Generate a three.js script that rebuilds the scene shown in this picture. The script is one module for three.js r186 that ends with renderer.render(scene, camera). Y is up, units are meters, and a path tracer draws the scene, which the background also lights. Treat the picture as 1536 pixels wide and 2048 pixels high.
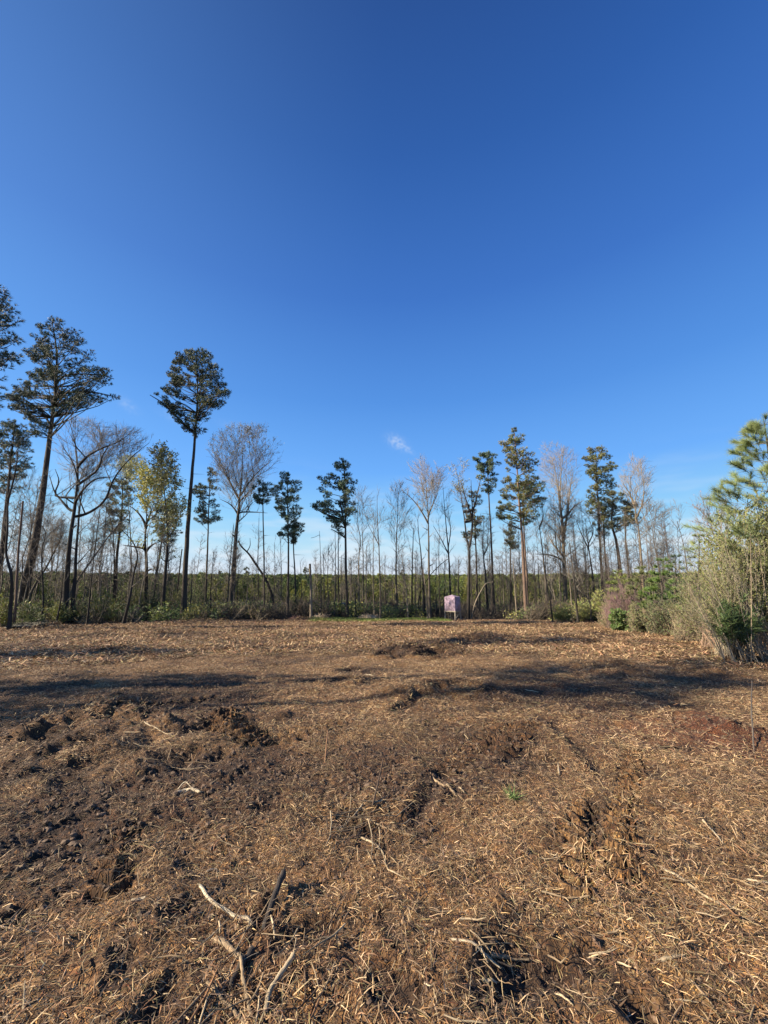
import * as THREE from 'three';
import { ImprovedNoise } from 'three/addons/math/ImprovedNoise.js';

// ---------------------------------------------------------------- camera, sky, sun, exposure
const FOCAL = 775, EYE = 1.6, PITCH = THREE.MathUtils.degToRad(10.3);
const camera = new THREE.PerspectiveCamera(2 * Math.atan(1024 / FOCAL) * 180 / Math.PI, 768 / 1024, 0.05, 3000);
camera.position.set(0, EYE, 0);
camera.lookAt(0, EYE + Math.sin(PITCH), -Math.cos(PITCH));
const renderer = new THREE.WebGLRenderer({ antialias: true });
renderer.setSize(768, 1024);
renderer.toneMapping = THREE.LinearToneMapping;
const EXPOSURE = 2.6;
renderer.toneMappingExposure = EXPOSURE;
renderer.shadowMap.enabled = true;
const scene = new THREE.Scene();
const SUN = new THREE.Vector3(-0.98, 0, 0.2).normalize().multiplyScalar(Math.cos(0.47)).setY(Math.sin(0.47));
const sun = new THREE.DirectionalLight(new THREE.Color(1, 0.87, 0.67), 5);
sun.position.copy(SUN).multiplyScalar(120);
sun.castShadow = true;
sun.shadow.radius = 0.5;
sun.shadow.mapSize.set(4096, 4096);
Object.assign(sun.shadow.camera, { left: -60, right: 60, top: 60, bottom: -60, near: 1, far: 300 });
scene.add(sun);
const noiser = new ImprovedNoise();
const nz = (x, y, z = 0) => noiser.noise(x, y, z);
const sm = (a, b, x) => { const t = Math.min(1, Math.max(0, (x - a) / (b - a))); return t * t * (3 - 2 * t); };
const lerp = (a, b, t) => a + (b - a) * t;
const s2l = (v) => { v /= 255; return v <= 0.04045 ? v / 12.92 : Math.pow((v + 0.055) / 1.055, 2.4); };
{
  const W = 2048, H = 1024, data = new Float32Array(W * H * 4);
  const stops = [[0, 226, 235, 246], [2.2, 212, 230, 246], [5, 186, 226, 248], [9, 150, 210, 252], [16, 112, 177, 252], [26, 87, 149, 229], [39, 66, 119, 201], [53, 51, 98, 173], [63, 45, 85, 153], [90, 39, 73, 135]]
    .map(([e, r, g, b]) => [e, s2l(r), s2l(g), s2l(b)]);
  const azOf = (px) => Math.atan2((px - 768) / FOCAL, 1);
  for (let j = 0; j < H; j++) {
    const el = ((j + 0.5) / H - 0.5) * Math.PI, deg = Math.max(0, el * 180 / Math.PI);
    let k = 0; while (k < stops.length - 2 && stops[k + 1][0] < deg) k++;
    const A = stops[k], B = stops[k + 1], t = Math.min(1, (deg - A[0]) / (B[0] - A[0]));
    for (let i = 0; i < W; i++) {
      const az = ((i + 0.5) / W - 0.5) * 2 * Math.PI, x = Math.cos(az) * Math.cos(el), z = Math.sin(az) * Math.cos(el), y = Math.sin(el);
      const cg = x * SUN.x + y * SUN.y + z * SUN.z;
      // brighter towards the sun, as clear air is
      const c0 = -Math.cos(el) * SUN.z + y * SUN.y, lob = ((1 + cg) / 2) ** 4 - ((1 + c0) / 2) ** 4, lobe = lob < 0 ? lob * 0.3 : lob, up = sm(-0.02, 0.3, y);
      let r = Math.max(0.55 * lerp(A[1], B[1], t), lerp(A[1], B[1], t) + 0.095 * lobe * up), g = Math.max(0.7 * lerp(A[2], B[2], t), lerp(A[2], B[2], t) + 0.165 * lobe * up), b = Math.max(0.75 * lerp(A[3], B[3], t), lerp(A[3], B[3], t) + 0.22 * lobe * up);
      // thin streaks of high cloud low over the horizon, a few torn wisps higher up
      const h = Math.atan2(x, -z), n = nz(h * 5 + 3, deg * 0.55, 2.3) + 0.5 * nz(h * 13, deg * 1.3, 7.1) + 0.25 * nz(h * 30, deg * 3, 1.7);
      let c = 0.5 * sm(-0.35, 0.6, n) * sm(12, 3, deg) + 0.16 * sm(-0.1, 0.7, n) * sm(19, 8, deg);
      const wisp = (px, elv, w, hh, s) => { const a = (h - azOf(px)) / w, e = (deg - elv + a * 0.45) / hh; const q = Math.exp(-a * a - e * e); return s * q * sm(-0.55, 0.5, nz(h * 160 + deg * 3, deg * 2.4 - h * 40, 4) + 0.5 * nz(h * 300, deg * 6, 8)); };
      c += wisp(795, 20.5, 0.022, 0.8, 0.5) + wisp(818, 19.4, 0.014, 0.4, 0.3) + wisp(218, 21.5, 0.02, 0.6, 0.16) + wisp(325, 21, 0.03, 0.5, 0.12) + wisp(470, 21, 0.05, 0.5, 0.12);
      c = Math.min(0.8, c);
      r = lerp(r, 0.84, c); g = lerp(g, 0.9, c); b = lerp(b, 0.97, c);
      if (el < 0) { const d = sm(0, -0.25, el); r = lerp(r, 0.16, d); g = lerp(g, 0.12, d); b = lerp(b, 0.08, d); }
      const o = (j * W + i) * 4; data[o] = r / EXPOSURE; data[o + 1] = g / EXPOSURE; data[o + 2] = b / EXPOSURE; data[o + 3] = 1;
    }
  }
  const tex = new THREE.DataTexture(data, W, H, THREE.RGBAFormat, THREE.FloatType);
  tex.mapping = THREE.EquirectangularReflectionMapping; tex.magFilter = THREE.LinearFilter; tex.needsUpdate = true;
  scene.background = tex; scene.environment = tex;
}

// ---------------------------------------------------------------- helpers
const V = (x, y, z) => new THREE.Vector3(x, y, z);
function rngOf(seed) { let a = seed >>> 0; return () => { a = (a + 0x6d2b79f5) | 0; let t = Math.imul(a ^ (a >>> 15), 1 | a); t = (t + Math.imul(t ^ (t >>> 7), 61 | t)) ^ t; return ((t ^ (t >>> 14)) >>> 0) / 4294967296; }; }
let R = rngOf(11);
const rr = (a, b) => a + (b - a) * R();
const pick = (a) => a[Math.floor(R() * a.length) % a.length];
const cp = Math.cos(PITCH), sp = Math.sin(PITCH);
const slope = (py) => { const v = (1024 - py) / FOCAL; return (v * cp + sp) / (cp - v * sp); };
// the point seen at a photograph position, DIST metres ahead of the camera
function at(px, py, dist) { const u = (px - 768) / FOCAL, v = (1024 - py) / FOCAL, t = dist / (cp - v * sp); return V(u * t, EYE + (v * cp + sp) * t, -dist); }
function macro(x, z) {
  const d = -z, r = Math.hypot(x, z);
  const field = d > 0 ? -0.042 * d : -0.012 * d;
  const far = r < 75 ? -2.15 : -2.15 + 0.0152 * (r - 75) - 0.0000035 * (r - 75) * (r - 75);
  const lump = 0.09 * nz(x * 0.11, z * 0.11, 1) + 0.05 * nz(x * 0.31, z * 0.31, 2);
  return lerp(field, far, sm(38, 74, r)) + lump * sm(3, 9, r);
}
function ground(px, py) {
  const a = at(px, py, 1), d = a.sub(V(0, EYE, 0)); let lo = 0.3, hi = 1.0;
  const above = (t) => EYE + d.y * t - macro(d.x * t, d.z * t) > 0;
  while (above(hi) && hi < 500) { lo = hi; hi *= 1.05; }
  for (let i = 0; i < 24; i++) { const m = (lo + hi) / 2; if (above(m)) lo = m; else hi = m; }
  return V(d.x * lo, macro(d.x * lo, d.z * lo), d.z * lo);
}
const names = new Map();
function numbered(n) { const k = names.get(n) ?? 0; names.set(n, k + 1); return k ? n + '_' + String(k).padStart(3, '0') : n; }
function tag(o, label, category, group, kind) { Object.assign(o.userData, { label, category }); if (group) o.userData.group = group; if (kind) o.userData.kind = kind; return o; }
function thing(name, label, category, pos, group) { const o = new THREE.Group(); o.name = numbered(name); o.position.copy(pos); scene.add(o); return tag(o, label, category, group); }

class MB {   // collects flat blades, leaves, tubes and cones; build() makes one mesh of them
  constructor(origin = V(0, 0, 0)) { this.o = origin; this.p = []; this.n = []; this.c = []; this.u = []; this.i = []; }
  vert(x, y, z, nx, ny, nzz, col, u = 0, v = 0) { this.p.push(x - this.o.x, y - this.o.y, z - this.o.z); this.n.push(nx, ny, nzz); this.c.push(col[0], col[1], col[2]); this.u.push(u, v); return this.p.length / 3 - 1; }
  tri(ax, ay, az, bx, by, bz, cx, cy, cz, col, col2 = col) {
    const ux = bx - ax, uy = by - ay, uz = bz - az, vx = cx - ax, vy = cy - ay, vz = cz - az;
    let nx = uy * vz - uz * vy, ny = uz * vx - ux * vz, n2 = ux * vy - uy * vx; const l = Math.hypot(nx, ny, n2) || 1; nx /= l; ny /= l; n2 /= l;
    const k = this.vert(ax, ay, az, nx, ny, n2, col); this.vert(bx, by, bz, nx, ny, n2, col); this.vert(cx, cy, cz, nx, ny, n2, col2); this.i.push(k, k + 1, k + 2);
  }
  blade(p, d, len, w, col, col2) {   // a needle or a straw: one thin triangle
    let sx = d.y * rr(-1, 1) - d.z * rr(-1, 1) + 0.01, sy = d.z * rr(-1, 1) - d.x, sz = d.x * rr(-1, 1) - d.y * rr(-1, 1);
    const k = sx * d.x + sy * d.y + sz * d.z; sx -= k * d.x; sy -= k * d.y; sz -= k * d.z; const l = (Math.hypot(sx, sy, sz) || 1) / (w / 2); sx /= l; sy /= l; sz /= l;
    this.tri(p.x - sx, p.y - sy, p.z - sz, p.x + sx, p.y + sy, p.z + sz, p.x + d.x * len, p.y + d.y * len, p.z + d.z * len, col, col2);
  }
  leaf(p, d, len, w, col) {
    const s = V(rr(-1, 1), rr(-1, 1), rr(-1, 1)).cross(d).normalize().multiplyScalar(w / 2), m = 0.45 * len;
    const bx = p.x + d.x * m, by = p.y + d.y * m - len * 0.06, bz = p.z + d.z * m, tx = p.x + d.x * len, ty = p.y + d.y * len, tz = p.z + d.z * len;
    this.tri(p.x, p.y, p.z, bx + s.x, by + s.y, bz + s.z, tx, ty, tz, col); this.tri(p.x, p.y, p.z, tx, ty, tz, bx - s.x, by - s.y, bz - s.z, col);
  }
  twig(a, b, r, col) {   // a three-sided cone
    const d = V(b.x - a.x, b.y - a.y, b.z - a.z).normalize(), s = Math.abs(d.y) < 0.9 ? V(0, 1, 0).cross(d).normalize() : V(1, 0, 0).cross(d).normalize(), t = d.clone().cross(s), k = this.p.length / 3;
    for (let i = 0; i < 3; i++) { const A = i * 2.094, cx = Math.cos(A), cy = Math.sin(A), nx = s.x * cx + t.x * cy, ny = s.y * cx + t.y * cy, n2 = s.z * cx + t.z * cy; this.vert(a.x + nx * r, a.y + ny * r, a.z + n2 * r, nx, ny, n2, col, i / 3, 0); }
    this.vert(b.x, b.y, b.z, d.x, d.y, d.z, col, 0, 1);
    this.i.push(k, k + 1, k + 3, k + 1, k + 2, k + 3, k + 2, k, k + 3);
  }
  tube(pts, rad, sides, col, rough = 0) {
    let s = V(1, 0, 0), len = 0; const k0 = this.p.length / 3, n = pts.length;
    for (let j = 0; j < n; j++) {
      const d = pts[Math.min(n - 1, j + 1)].clone().sub(pts[Math.max(0, j - 1)]).normalize();
      if (j === 0) s = Math.abs(d.y) < 0.85 ? V(0, 1, 0) : V(1, 0, 0.2);
      s.addScaledVector(d, -s.dot(d)).normalize(); const t = d.clone().cross(s);
      if (j) len += pts[j].distanceTo(pts[j - 1]);
      for (let i = 0; i <= sides; i++) {
        const A = (i % sides) / sides * Math.PI * 2, cx = Math.cos(A), cy = Math.sin(A), nx = s.x * cx + t.x * cy, ny = s.y * cx + t.y * cy, n2 = s.z * cx + t.z * cy;
        const q = rad[j] * (rough ? 1 + rough * nz(pts[j].x * 5 + cx * 2, pts[j].y * 2.3 + cy * 2, pts[j].z * 5 + j) : 1);
        this.vert(pts[j].x + nx * q, pts[j].y + ny * q, pts[j].z + n2 * q, nx, ny, n2, typeof col === 'function' ? col(j / (n - 1), i) : col, i / sides * 2, len * 1.2);
      }
    }
    const w = sides + 1;
    for (let j = 0; j < n - 1; j++) for (let i = 0; i < sides; i++) { const a = k0 + j * w + i; this.i.push(a, a + 1, a + w, a + 1, a + w + 1, a + w); }
    for (const [j, end] of [[0, 0], [n - 1, 1]]) if (rad[j] > 0.004) {   // caps
      const d = pts[end ? n - 1 : 1].clone().sub(pts[end ? n - 2 : 0]).normalize().multiplyScalar(end ? 1 : -1), c = typeof col === 'function' ? col(end, 0) : col;
      const m = this.vert(pts[j].x + d.x * rad[j] * 0.4 * end, pts[j].y + d.y * rad[j] * 0.4 * end, pts[j].z + d.z * rad[j] * 0.4 * end, d.x, d.y, d.z, c), b = k0 + j * w;
      for (let i = 0; i < sides; i++) end ? this.i.push(b + i, b + i + 1, m) : this.i.push(b + i + 1, b + i, m);
    }
  }
  get empty() { return !this.i.length; }
  geometry() {
    const g = new THREE.BufferGeometry();
    g.setAttribute('position', new THREE.BufferAttribute(new Float32Array(this.p), 3)); g.setAttribute('normal', new THREE.BufferAttribute(new Float32Array(this.n), 3));
    g.setAttribute('color', new THREE.BufferAttribute(new Float32Array(this.c), 3)); g.setAttribute('uv', new THREE.BufferAttribute(new Float32Array(this.u), 2));
    g.setIndex(new THREE.BufferAttribute(new Uint32Array(this.i), 1)); return g;
  }
  build(name, mat, parent, kind) {
    if (this.empty) return null;
    const m = new THREE.Mesh(this.geometry(), mat); m.name = parent === scene ? numbered(name) : name; m.castShadow = m.receiveShadow = true; if (kind) m.userData.kind = kind;
    parent.add(m); return m;
  }
}
const tone = (c, k, w = 0) => [c[0] * k * (1 + w), c[1] * k, c[2] * k * (1 - w)];
const vary = (c, a = 0.25, w = 0.06) => tone(c, 1 + rr(-a, a), rr(-w, w));

// ---------------------------------------------------------------- materials
function dataTex(n, f, srgb, repeat) {
  const d = new Uint8Array(n * n * 4);
  for (let y = 0; y < n; y++) for (let x = 0; x < n; x++) { const c = f(x / n, y / n), o = (y * n + x) * 4; d[o] = c[0] * 255; d[o + 1] = c[1] * 255; d[o + 2] = c[2] * 255; d[o + 3] = 255; }
  const t = new THREE.DataTexture(d, n, n); t.wrapS = t.wrapT = THREE.RepeatWrapping; t.magFilter = THREE.LinearFilter; if (srgb) t.colorSpace = THREE.SRGBColorSpace; if (repeat) t.repeat.set(...repeat); t.needsUpdate = true; return t;
}
const wrapN = (u, v, fx, fy, s) => { const a = u * 6.2832; return nz(Math.cos(a) * fx + s, Math.sin(a) * fx + s, v * fy); };
const barkF = (u, v) => { const e = sm(0, 0.2, v) * sm(1, 0.8, v); return 0.5 + (0.34 * wrapN(u, v, 2.2, 7, 3.1) + 0.3 * wrapN(u, v, 5, 19, 8.7) + 0.2 * wrapN(u, v, 9, 40, 1.9)) * (0.5 + 0.5 * e); };
const barkMap = dataTex(128, (u, v) => { const q = Math.min(1, Math.max(0, 0.88 + 0.8 * (barkF(u, v) - 0.5))); return [q, q * 0.985, q * 0.965]; }, true);
const barkBump = dataTex(128, (u, v) => { const q = Math.min(1, Math.max(0, barkF(u, v))); return [q, q, q]; });
const M = {
  bark: new THREE.MeshStandardMaterial({ name: 'bark', vertexColors: true, map: barkMap, bumpMap: barkBump, bumpScale: 0.03, roughness: 0.95 }),
  twig: new THREE.MeshStandardMaterial({ name: 'twig', vertexColors: true, roughness: 0.85 }),
  needle: new THREE.MeshPhysicalMaterial({ name: 'needle', vertexColors: true, roughness: 0.62, side: THREE.DoubleSide }),
  leaf: new THREE.MeshPhysicalMaterial({ name: 'leaf', vertexColors: true, roughness: 0.8, transmission: 0.35, thickness: 0, side: THREE.DoubleSide }),
  straw: new THREE.MeshStandardMaterial({ name: 'straw', vertexColors: true, roughness: 0.8, side: THREE.DoubleSide }),
  wood: new THREE.MeshStandardMaterial({ name: 'split_wood', vertexColors: true, map: barkMap, bumpMap: barkBump, bumpScale: 0.004, roughness: 0.85 }),
};
const BARK = { pine: [0.072, 0.058, 0.047], dark: [0.045, 0.037, 0.03], grey: [0.12, 0.1, 0.08], pale: [0.27, 0.225, 0.17], pink: [0.19, 0.13, 0.1], tan: [0.25, 0.2, 0.135], twigGrey: [0.125, 0.108, 0.09], peach: [0.2, 0.168, 0.135] };
const GREEN = { pine: [0.05, 0.068, 0.028], blue: [0.055, 0.085, 0.045], olive: [0.11, 0.115, 0.036], warm: [0.078, 0.08, 0.038], bright: [0.1, 0.15, 0.03], yellow: [0.26, 0.25, 0.06], spring: [0.2, 0.19, 0.06] };

// ---------------------------------------------------------------- ground
const FEAT = [];   // gouges, heaps and wheel tracks pressed into the field
function gouge(x0, y0, x1, y1, w, depth, rim = 0.5) { const a = ground(x0, y0), b = ground(x1, y1); FEAT.push({ a, b, w: w * 1.15, depth: depth * 0.5, rim: rim * 0.8, k: 'g' }); }
function track(x0, y0, x1, y1, w, depth, period = 0.16) { const a = ground(x0, y0), b = ground(x1, y1); FEAT.push({ a, b, w: w * 1.1, depth: depth * 2.1, period: period * 1.15, k: 't' }); }
function heap(x, y, w, h) { const a = ground(x, y); FEAT.push({ a, b: a, w, depth: h, k: 'h' }); }
// around the middle of the field
for (const [x, y, l, w, d] of [[776, 1309, 16, 0.28, 0.16], [805, 1299, 26, 0.24, 0.14], [838, 1303, 30, 0.26, 0.16], [866, 1311, 24, 0.3, 0.18], [893, 1300, 18, 0.2, 0.1], [905, 1376, 44, 0.3, 0.12], [242, 1299, 20, 0.3, 0.14], [685, 1362, 30, 0.18, 0.06], [560, 1310, 24, 0.25, 0.06], [955, 1283, 40, 0.4, 0.1], [700, 1340, 20, 0.2, 0.06], [940, 1280, 20, 0.3, 0.12], [1225, 1333, 40, 0.3, 0.08], [350, 1270, 40, 0.5, 0.1], [150, 1275, 60, 0.5, 0.1], [590, 1275, 26, 0.3, 0.08], [480, 1262, 50, 0.4, 0.08]]) gouge(x - l / 2, y + 2, x + l / 2, y - 2, w, d * 1.9, 0.7);
gouge(797, 1421, 850, 1396, 0.12, 0.11); gouge(1115, 1455, 1200, 1535, 0.09, 0.07, 0.8); gouge(885, 1552, 820, 1640, 0.08, 0.06, 0.7); gouge(1015, 1530, 1050, 1505, 0.1, 0.07); gouge(1065, 1515, 1110, 1518, 0.07, 0.06); gouge(1070, 1478, 1085, 1492, 0.1, 0.08);
gouge(1300, 1492, 1380, 1494, 0.06, 0.05); gouge(1180, 1600, 1190, 1680, 0.06, 0.045); gouge(1310, 1545, 1325, 1555, 0.08, 0.05);
// torn soil on the left
for (const [x, y, w, d] of [[150, 1495, 0.26, 0.16], [100, 1480, 0.2, 0.12], [200, 1480, 0.2, 0.1], [60, 1530, 0.16, 0.1], [390, 1528, 0.28, 0.14], [340, 1515, 0.15, 0.08], [400, 1462, 0.2, 0.12], [530, 1450, 0.22, 0.12], [505, 1455, 0.14, 0.08], [130, 1545, 0.2, 0.1], [30, 1565, 0.15, 0.08], [150, 1570, 0.12, 0.07], [470, 1540, 0.12, 0.05], [140, 1620, 0.1, 0.06], [135, 1645, 0.08, 0.06], [600, 1545, 0.08, 0.05], [180, 1690, 0.09, 0.05], [70, 1680, 0.1, 0.05], [490, 1570, 0.1, 0.04]]) gouge(x - 14, y, x + 14, y - 3, w, d);
for (const [x, y, w, h] of [[170, 1445, 0.4, 0.12], [260, 1438, 0.35, 0.1], [60, 1465, 0.4, 0.1], [330, 1450, 0.3, 0.09], [460, 1432, 0.3, 0.08], [560, 1440, 0.22, 0.07], [230, 1500, 0.22, 0.08], [90, 1510, 0.2, 0.08], [300, 1540, 0.2, 0.06], [800, 1390, 0.5, 0.1], [980, 1390, 0.5, 0.08], [1230, 1345, 0.7, 0.1], [960, 1272, 1.0, 0.14], [1180, 1270, 0.9, 0.1], [250, 1400, 0.6, 0.06], [700, 1365, 0.5, 0.06], [1420, 1345, 0.6, 0.1], [1460, 1465, 0.45, 0.12], [1400, 1440, 0.3, 0.08], [620, 1240, 2.2, 0.18], [400, 1246, 2, 0.14], [100, 1262, 1.5, 0.15]]) heap(x, y, w, h);
// pits near the camera
gouge(1015, 1905, 1120, 1920, 0.12, 0.07, 0.35); gouge(980, 1985, 1040, 1950, 0.1, 0.07, 0.25); gouge(1045, 1965, 1095, 1940, 0.09, 0.05, 0.2); gouge(1265, 1995, 1300, 2030, 0.07, 0.08, 0.3); gouge(1170, 1890, 1200, 1930, 0.05, 0.06); gouge(770, 1970, 810, 1985, 0.08, 0.07); gouge(585, 1880, 640, 1860, 0.08, 0.08, 0.3); gouge(330, 1990, 300, 2048, 0.07, 0.07); gouge(345, 1835, 380, 1810, 0.06, 0.05); gouge(515, 1850, 555, 1790, 0.05, 0.06); gouge(690, 1640, 740, 1655, 0.06, 0.05);  gouge(25, 1850, 40, 1835, 0.06, 0.05); gouge(120, 1690, 90, 1715, 0.06, 0.04); gouge(360, 1715, 380, 1730, 0.04, 0.04); gouge(1010, 1830, 1040, 1815, 0.05, 0.05); gouge(1320, 1715, 1335, 1720, 0.05, 0.05); gouge(770, 1830, 800, 1890, 0.04, 0.05); gouge(240, 1960, 250, 1900, 0.05, 0.05);
// wheel tracks
track(150, 1420, 440, 1397, 0.2, 0.05, 0.13); track(425, 1432, 530, 1492, 0.2, 0.055, 0.12); track(1060, 1445, 985, 1508, 0.16, 0.05, 0.12); track(1240, 1630, 1250, 1780, 0.09, 0.05, 0.11); track(1172, 1600, 1148, 1810, 0.09, 0.035, 0.11); track(1010, 1445, 880, 1550, 0.14, 0.03, 0.12); track(1270, 1500, 1245, 1640, 0.09, 0.04, 0.1); track(250, 1650, 215, 1800, 0.1, 0.03, 0.12); track(560, 1480, 700, 1440, 0.16, 0.03, 0.13);
for (const f of FEAT) { f.minx = Math.min(f.a.x, f.b.x) - f.w * 2.2; f.maxx = Math.max(f.a.x, f.b.x) + f.w * 2.2; f.minz = Math.min(f.a.z, f.b.z) - f.w * 2.2; f.maxz = Math.max(f.a.z, f.b.z) + f.w * 2.2; }
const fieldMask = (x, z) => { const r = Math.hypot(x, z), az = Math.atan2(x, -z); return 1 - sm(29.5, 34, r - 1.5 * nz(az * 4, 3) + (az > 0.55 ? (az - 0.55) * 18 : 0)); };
const soilMask = (x, z) => {   // 0 straw cover, 1 bare torn soil
  let s = sm(-0.12, 0.42, nz(x * 0.35 + 9, z * 0.35, 3) + 0.55 * nz(x * 1.1, z * 1.1, 5) + 0.3 * nz(x * 3.1, z * 3.1, 6)) * 0.92;
  s += 0.32 * sm(0.5, -4.5, x) * sm(-2.0, -4.0, z) * sm(-12, -6.5, z);
  return Math.min(1, s);
};
const out = { h: 0, fresh: 0 };
function relief(x, z) {
  const r = Math.hypot(x, z), wx = x + 0.12 * nz(x * 1.7, z * 1.7, 9), wz = z + 0.12 * nz(x * 1.7, z * 1.7, 19);
  let h = 0.05 * nz(wx * 0.8, wz * 0.8, 11) + 0.03 * nz(wx * 2.1, wz * 2.1, 12), fresh = 0;
  const f1 = sm(26, 8, r), f2 = sm(12, 3.5, r), f3 = sm(6, 1.8, r), soil = soilMask(x, z);
  h += (0.024 * nz(wx * 4.7, wz * 4.7, 13)) * (0.4 + 0.6 * f1) + 0.014 * nz(x * 11, z * 11, 14) * f1 + 0.007 * nz(x * 24, z * 24, 15) * f2 + 0.0035 * nz(x * 52, z * 52, 16) * f3;
  const c1 = Math.abs(nz(wx * 4.1, wz * 4.1, 21)), c2 = Math.abs(nz(x * 9.3, z * 9.3, 22)), c3 = Math.abs(nz(x * 21, z * 21, 23));
  h += soil * (0.028 * (0.42 - c1) + 0.026 * (0.35 - c2) * f1 + 0.024 * (0.35 - c3) * f2 + 0.012 * nz(x * 37, z * 37, 24) * f2);
  for (const f of FEAT) {
    if (x < f.minx || x > f.maxx || z < f.minz || z > f.maxz) continue;
    const dx = f.b.x - f.a.x, dz = f.b.z - f.a.z, L2 = dx * dx + dz * dz || 1e-6, t = Math.min(1, Math.max(0, ((x - f.a.x) * dx + (z - f.a.z) * dz) / L2)), ex = x - f.a.x - t * dx, ez = z - f.a.z - t * dz;
    const q = Math.hypot(ex, ez) / f.w + 0.45 * nz(x * 3 / f.w ** 0.5, z * 3 / f.w ** 0.5, 31) + 0.22 * nz(x * 9 / f.w ** 0.5, z * 9 / f.w ** 0.5, 37);
    if (f.k === 'g') { h -= f.depth * Math.exp(-q * q * 1.6); h += f.depth * f.rim * Math.exp(-((q - 1.35) ** 2) * 5); fresh = Math.max(fresh, Math.exp(-q * q * 0.7)); }
    else if (f.k === 'h') { h += f.depth * Math.exp(-q * q * 1.5) * (1 + 0.8 * nz(x * 6, z * 6, 33)); fresh = Math.max(fresh, 0.4 * Math.exp(-q * q)); }
    else { const s = t * Math.sqrt(L2), side = (ex * dz - ez * dx) / Math.sqrt(L2) / f.w, in_ = sm(1.1, 0.8, Math.abs(side)) * sm(0, 0.05, t) * sm(1, 0.95, t); const lug = sm(-0.2, 0.4, Math.sin(6.283 * s / f.period + Math.abs(side) * 3)); h += in_ * f.depth * (lug - 0.75); fresh = Math.max(fresh, in_ * (0.35 + 0.45 * (1 - lug))); }
  }
  out.h = h * (0.25 + 0.75 * fieldMask(x, z)); out.fresh = fresh; return out;
}
const heightAt = (x, z) => macro(x, z) + (Math.hypot(x, z) < 40 ? relief(x, z).h : 0);
function normalAt(x, z, e) { return V(heightAt(x - e, z) - heightAt(x + e, z), 2 * e, heightAt(x, z - e) - heightAt(x, z + e)).normalize(); }
const GRASS = { a: null };
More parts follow.
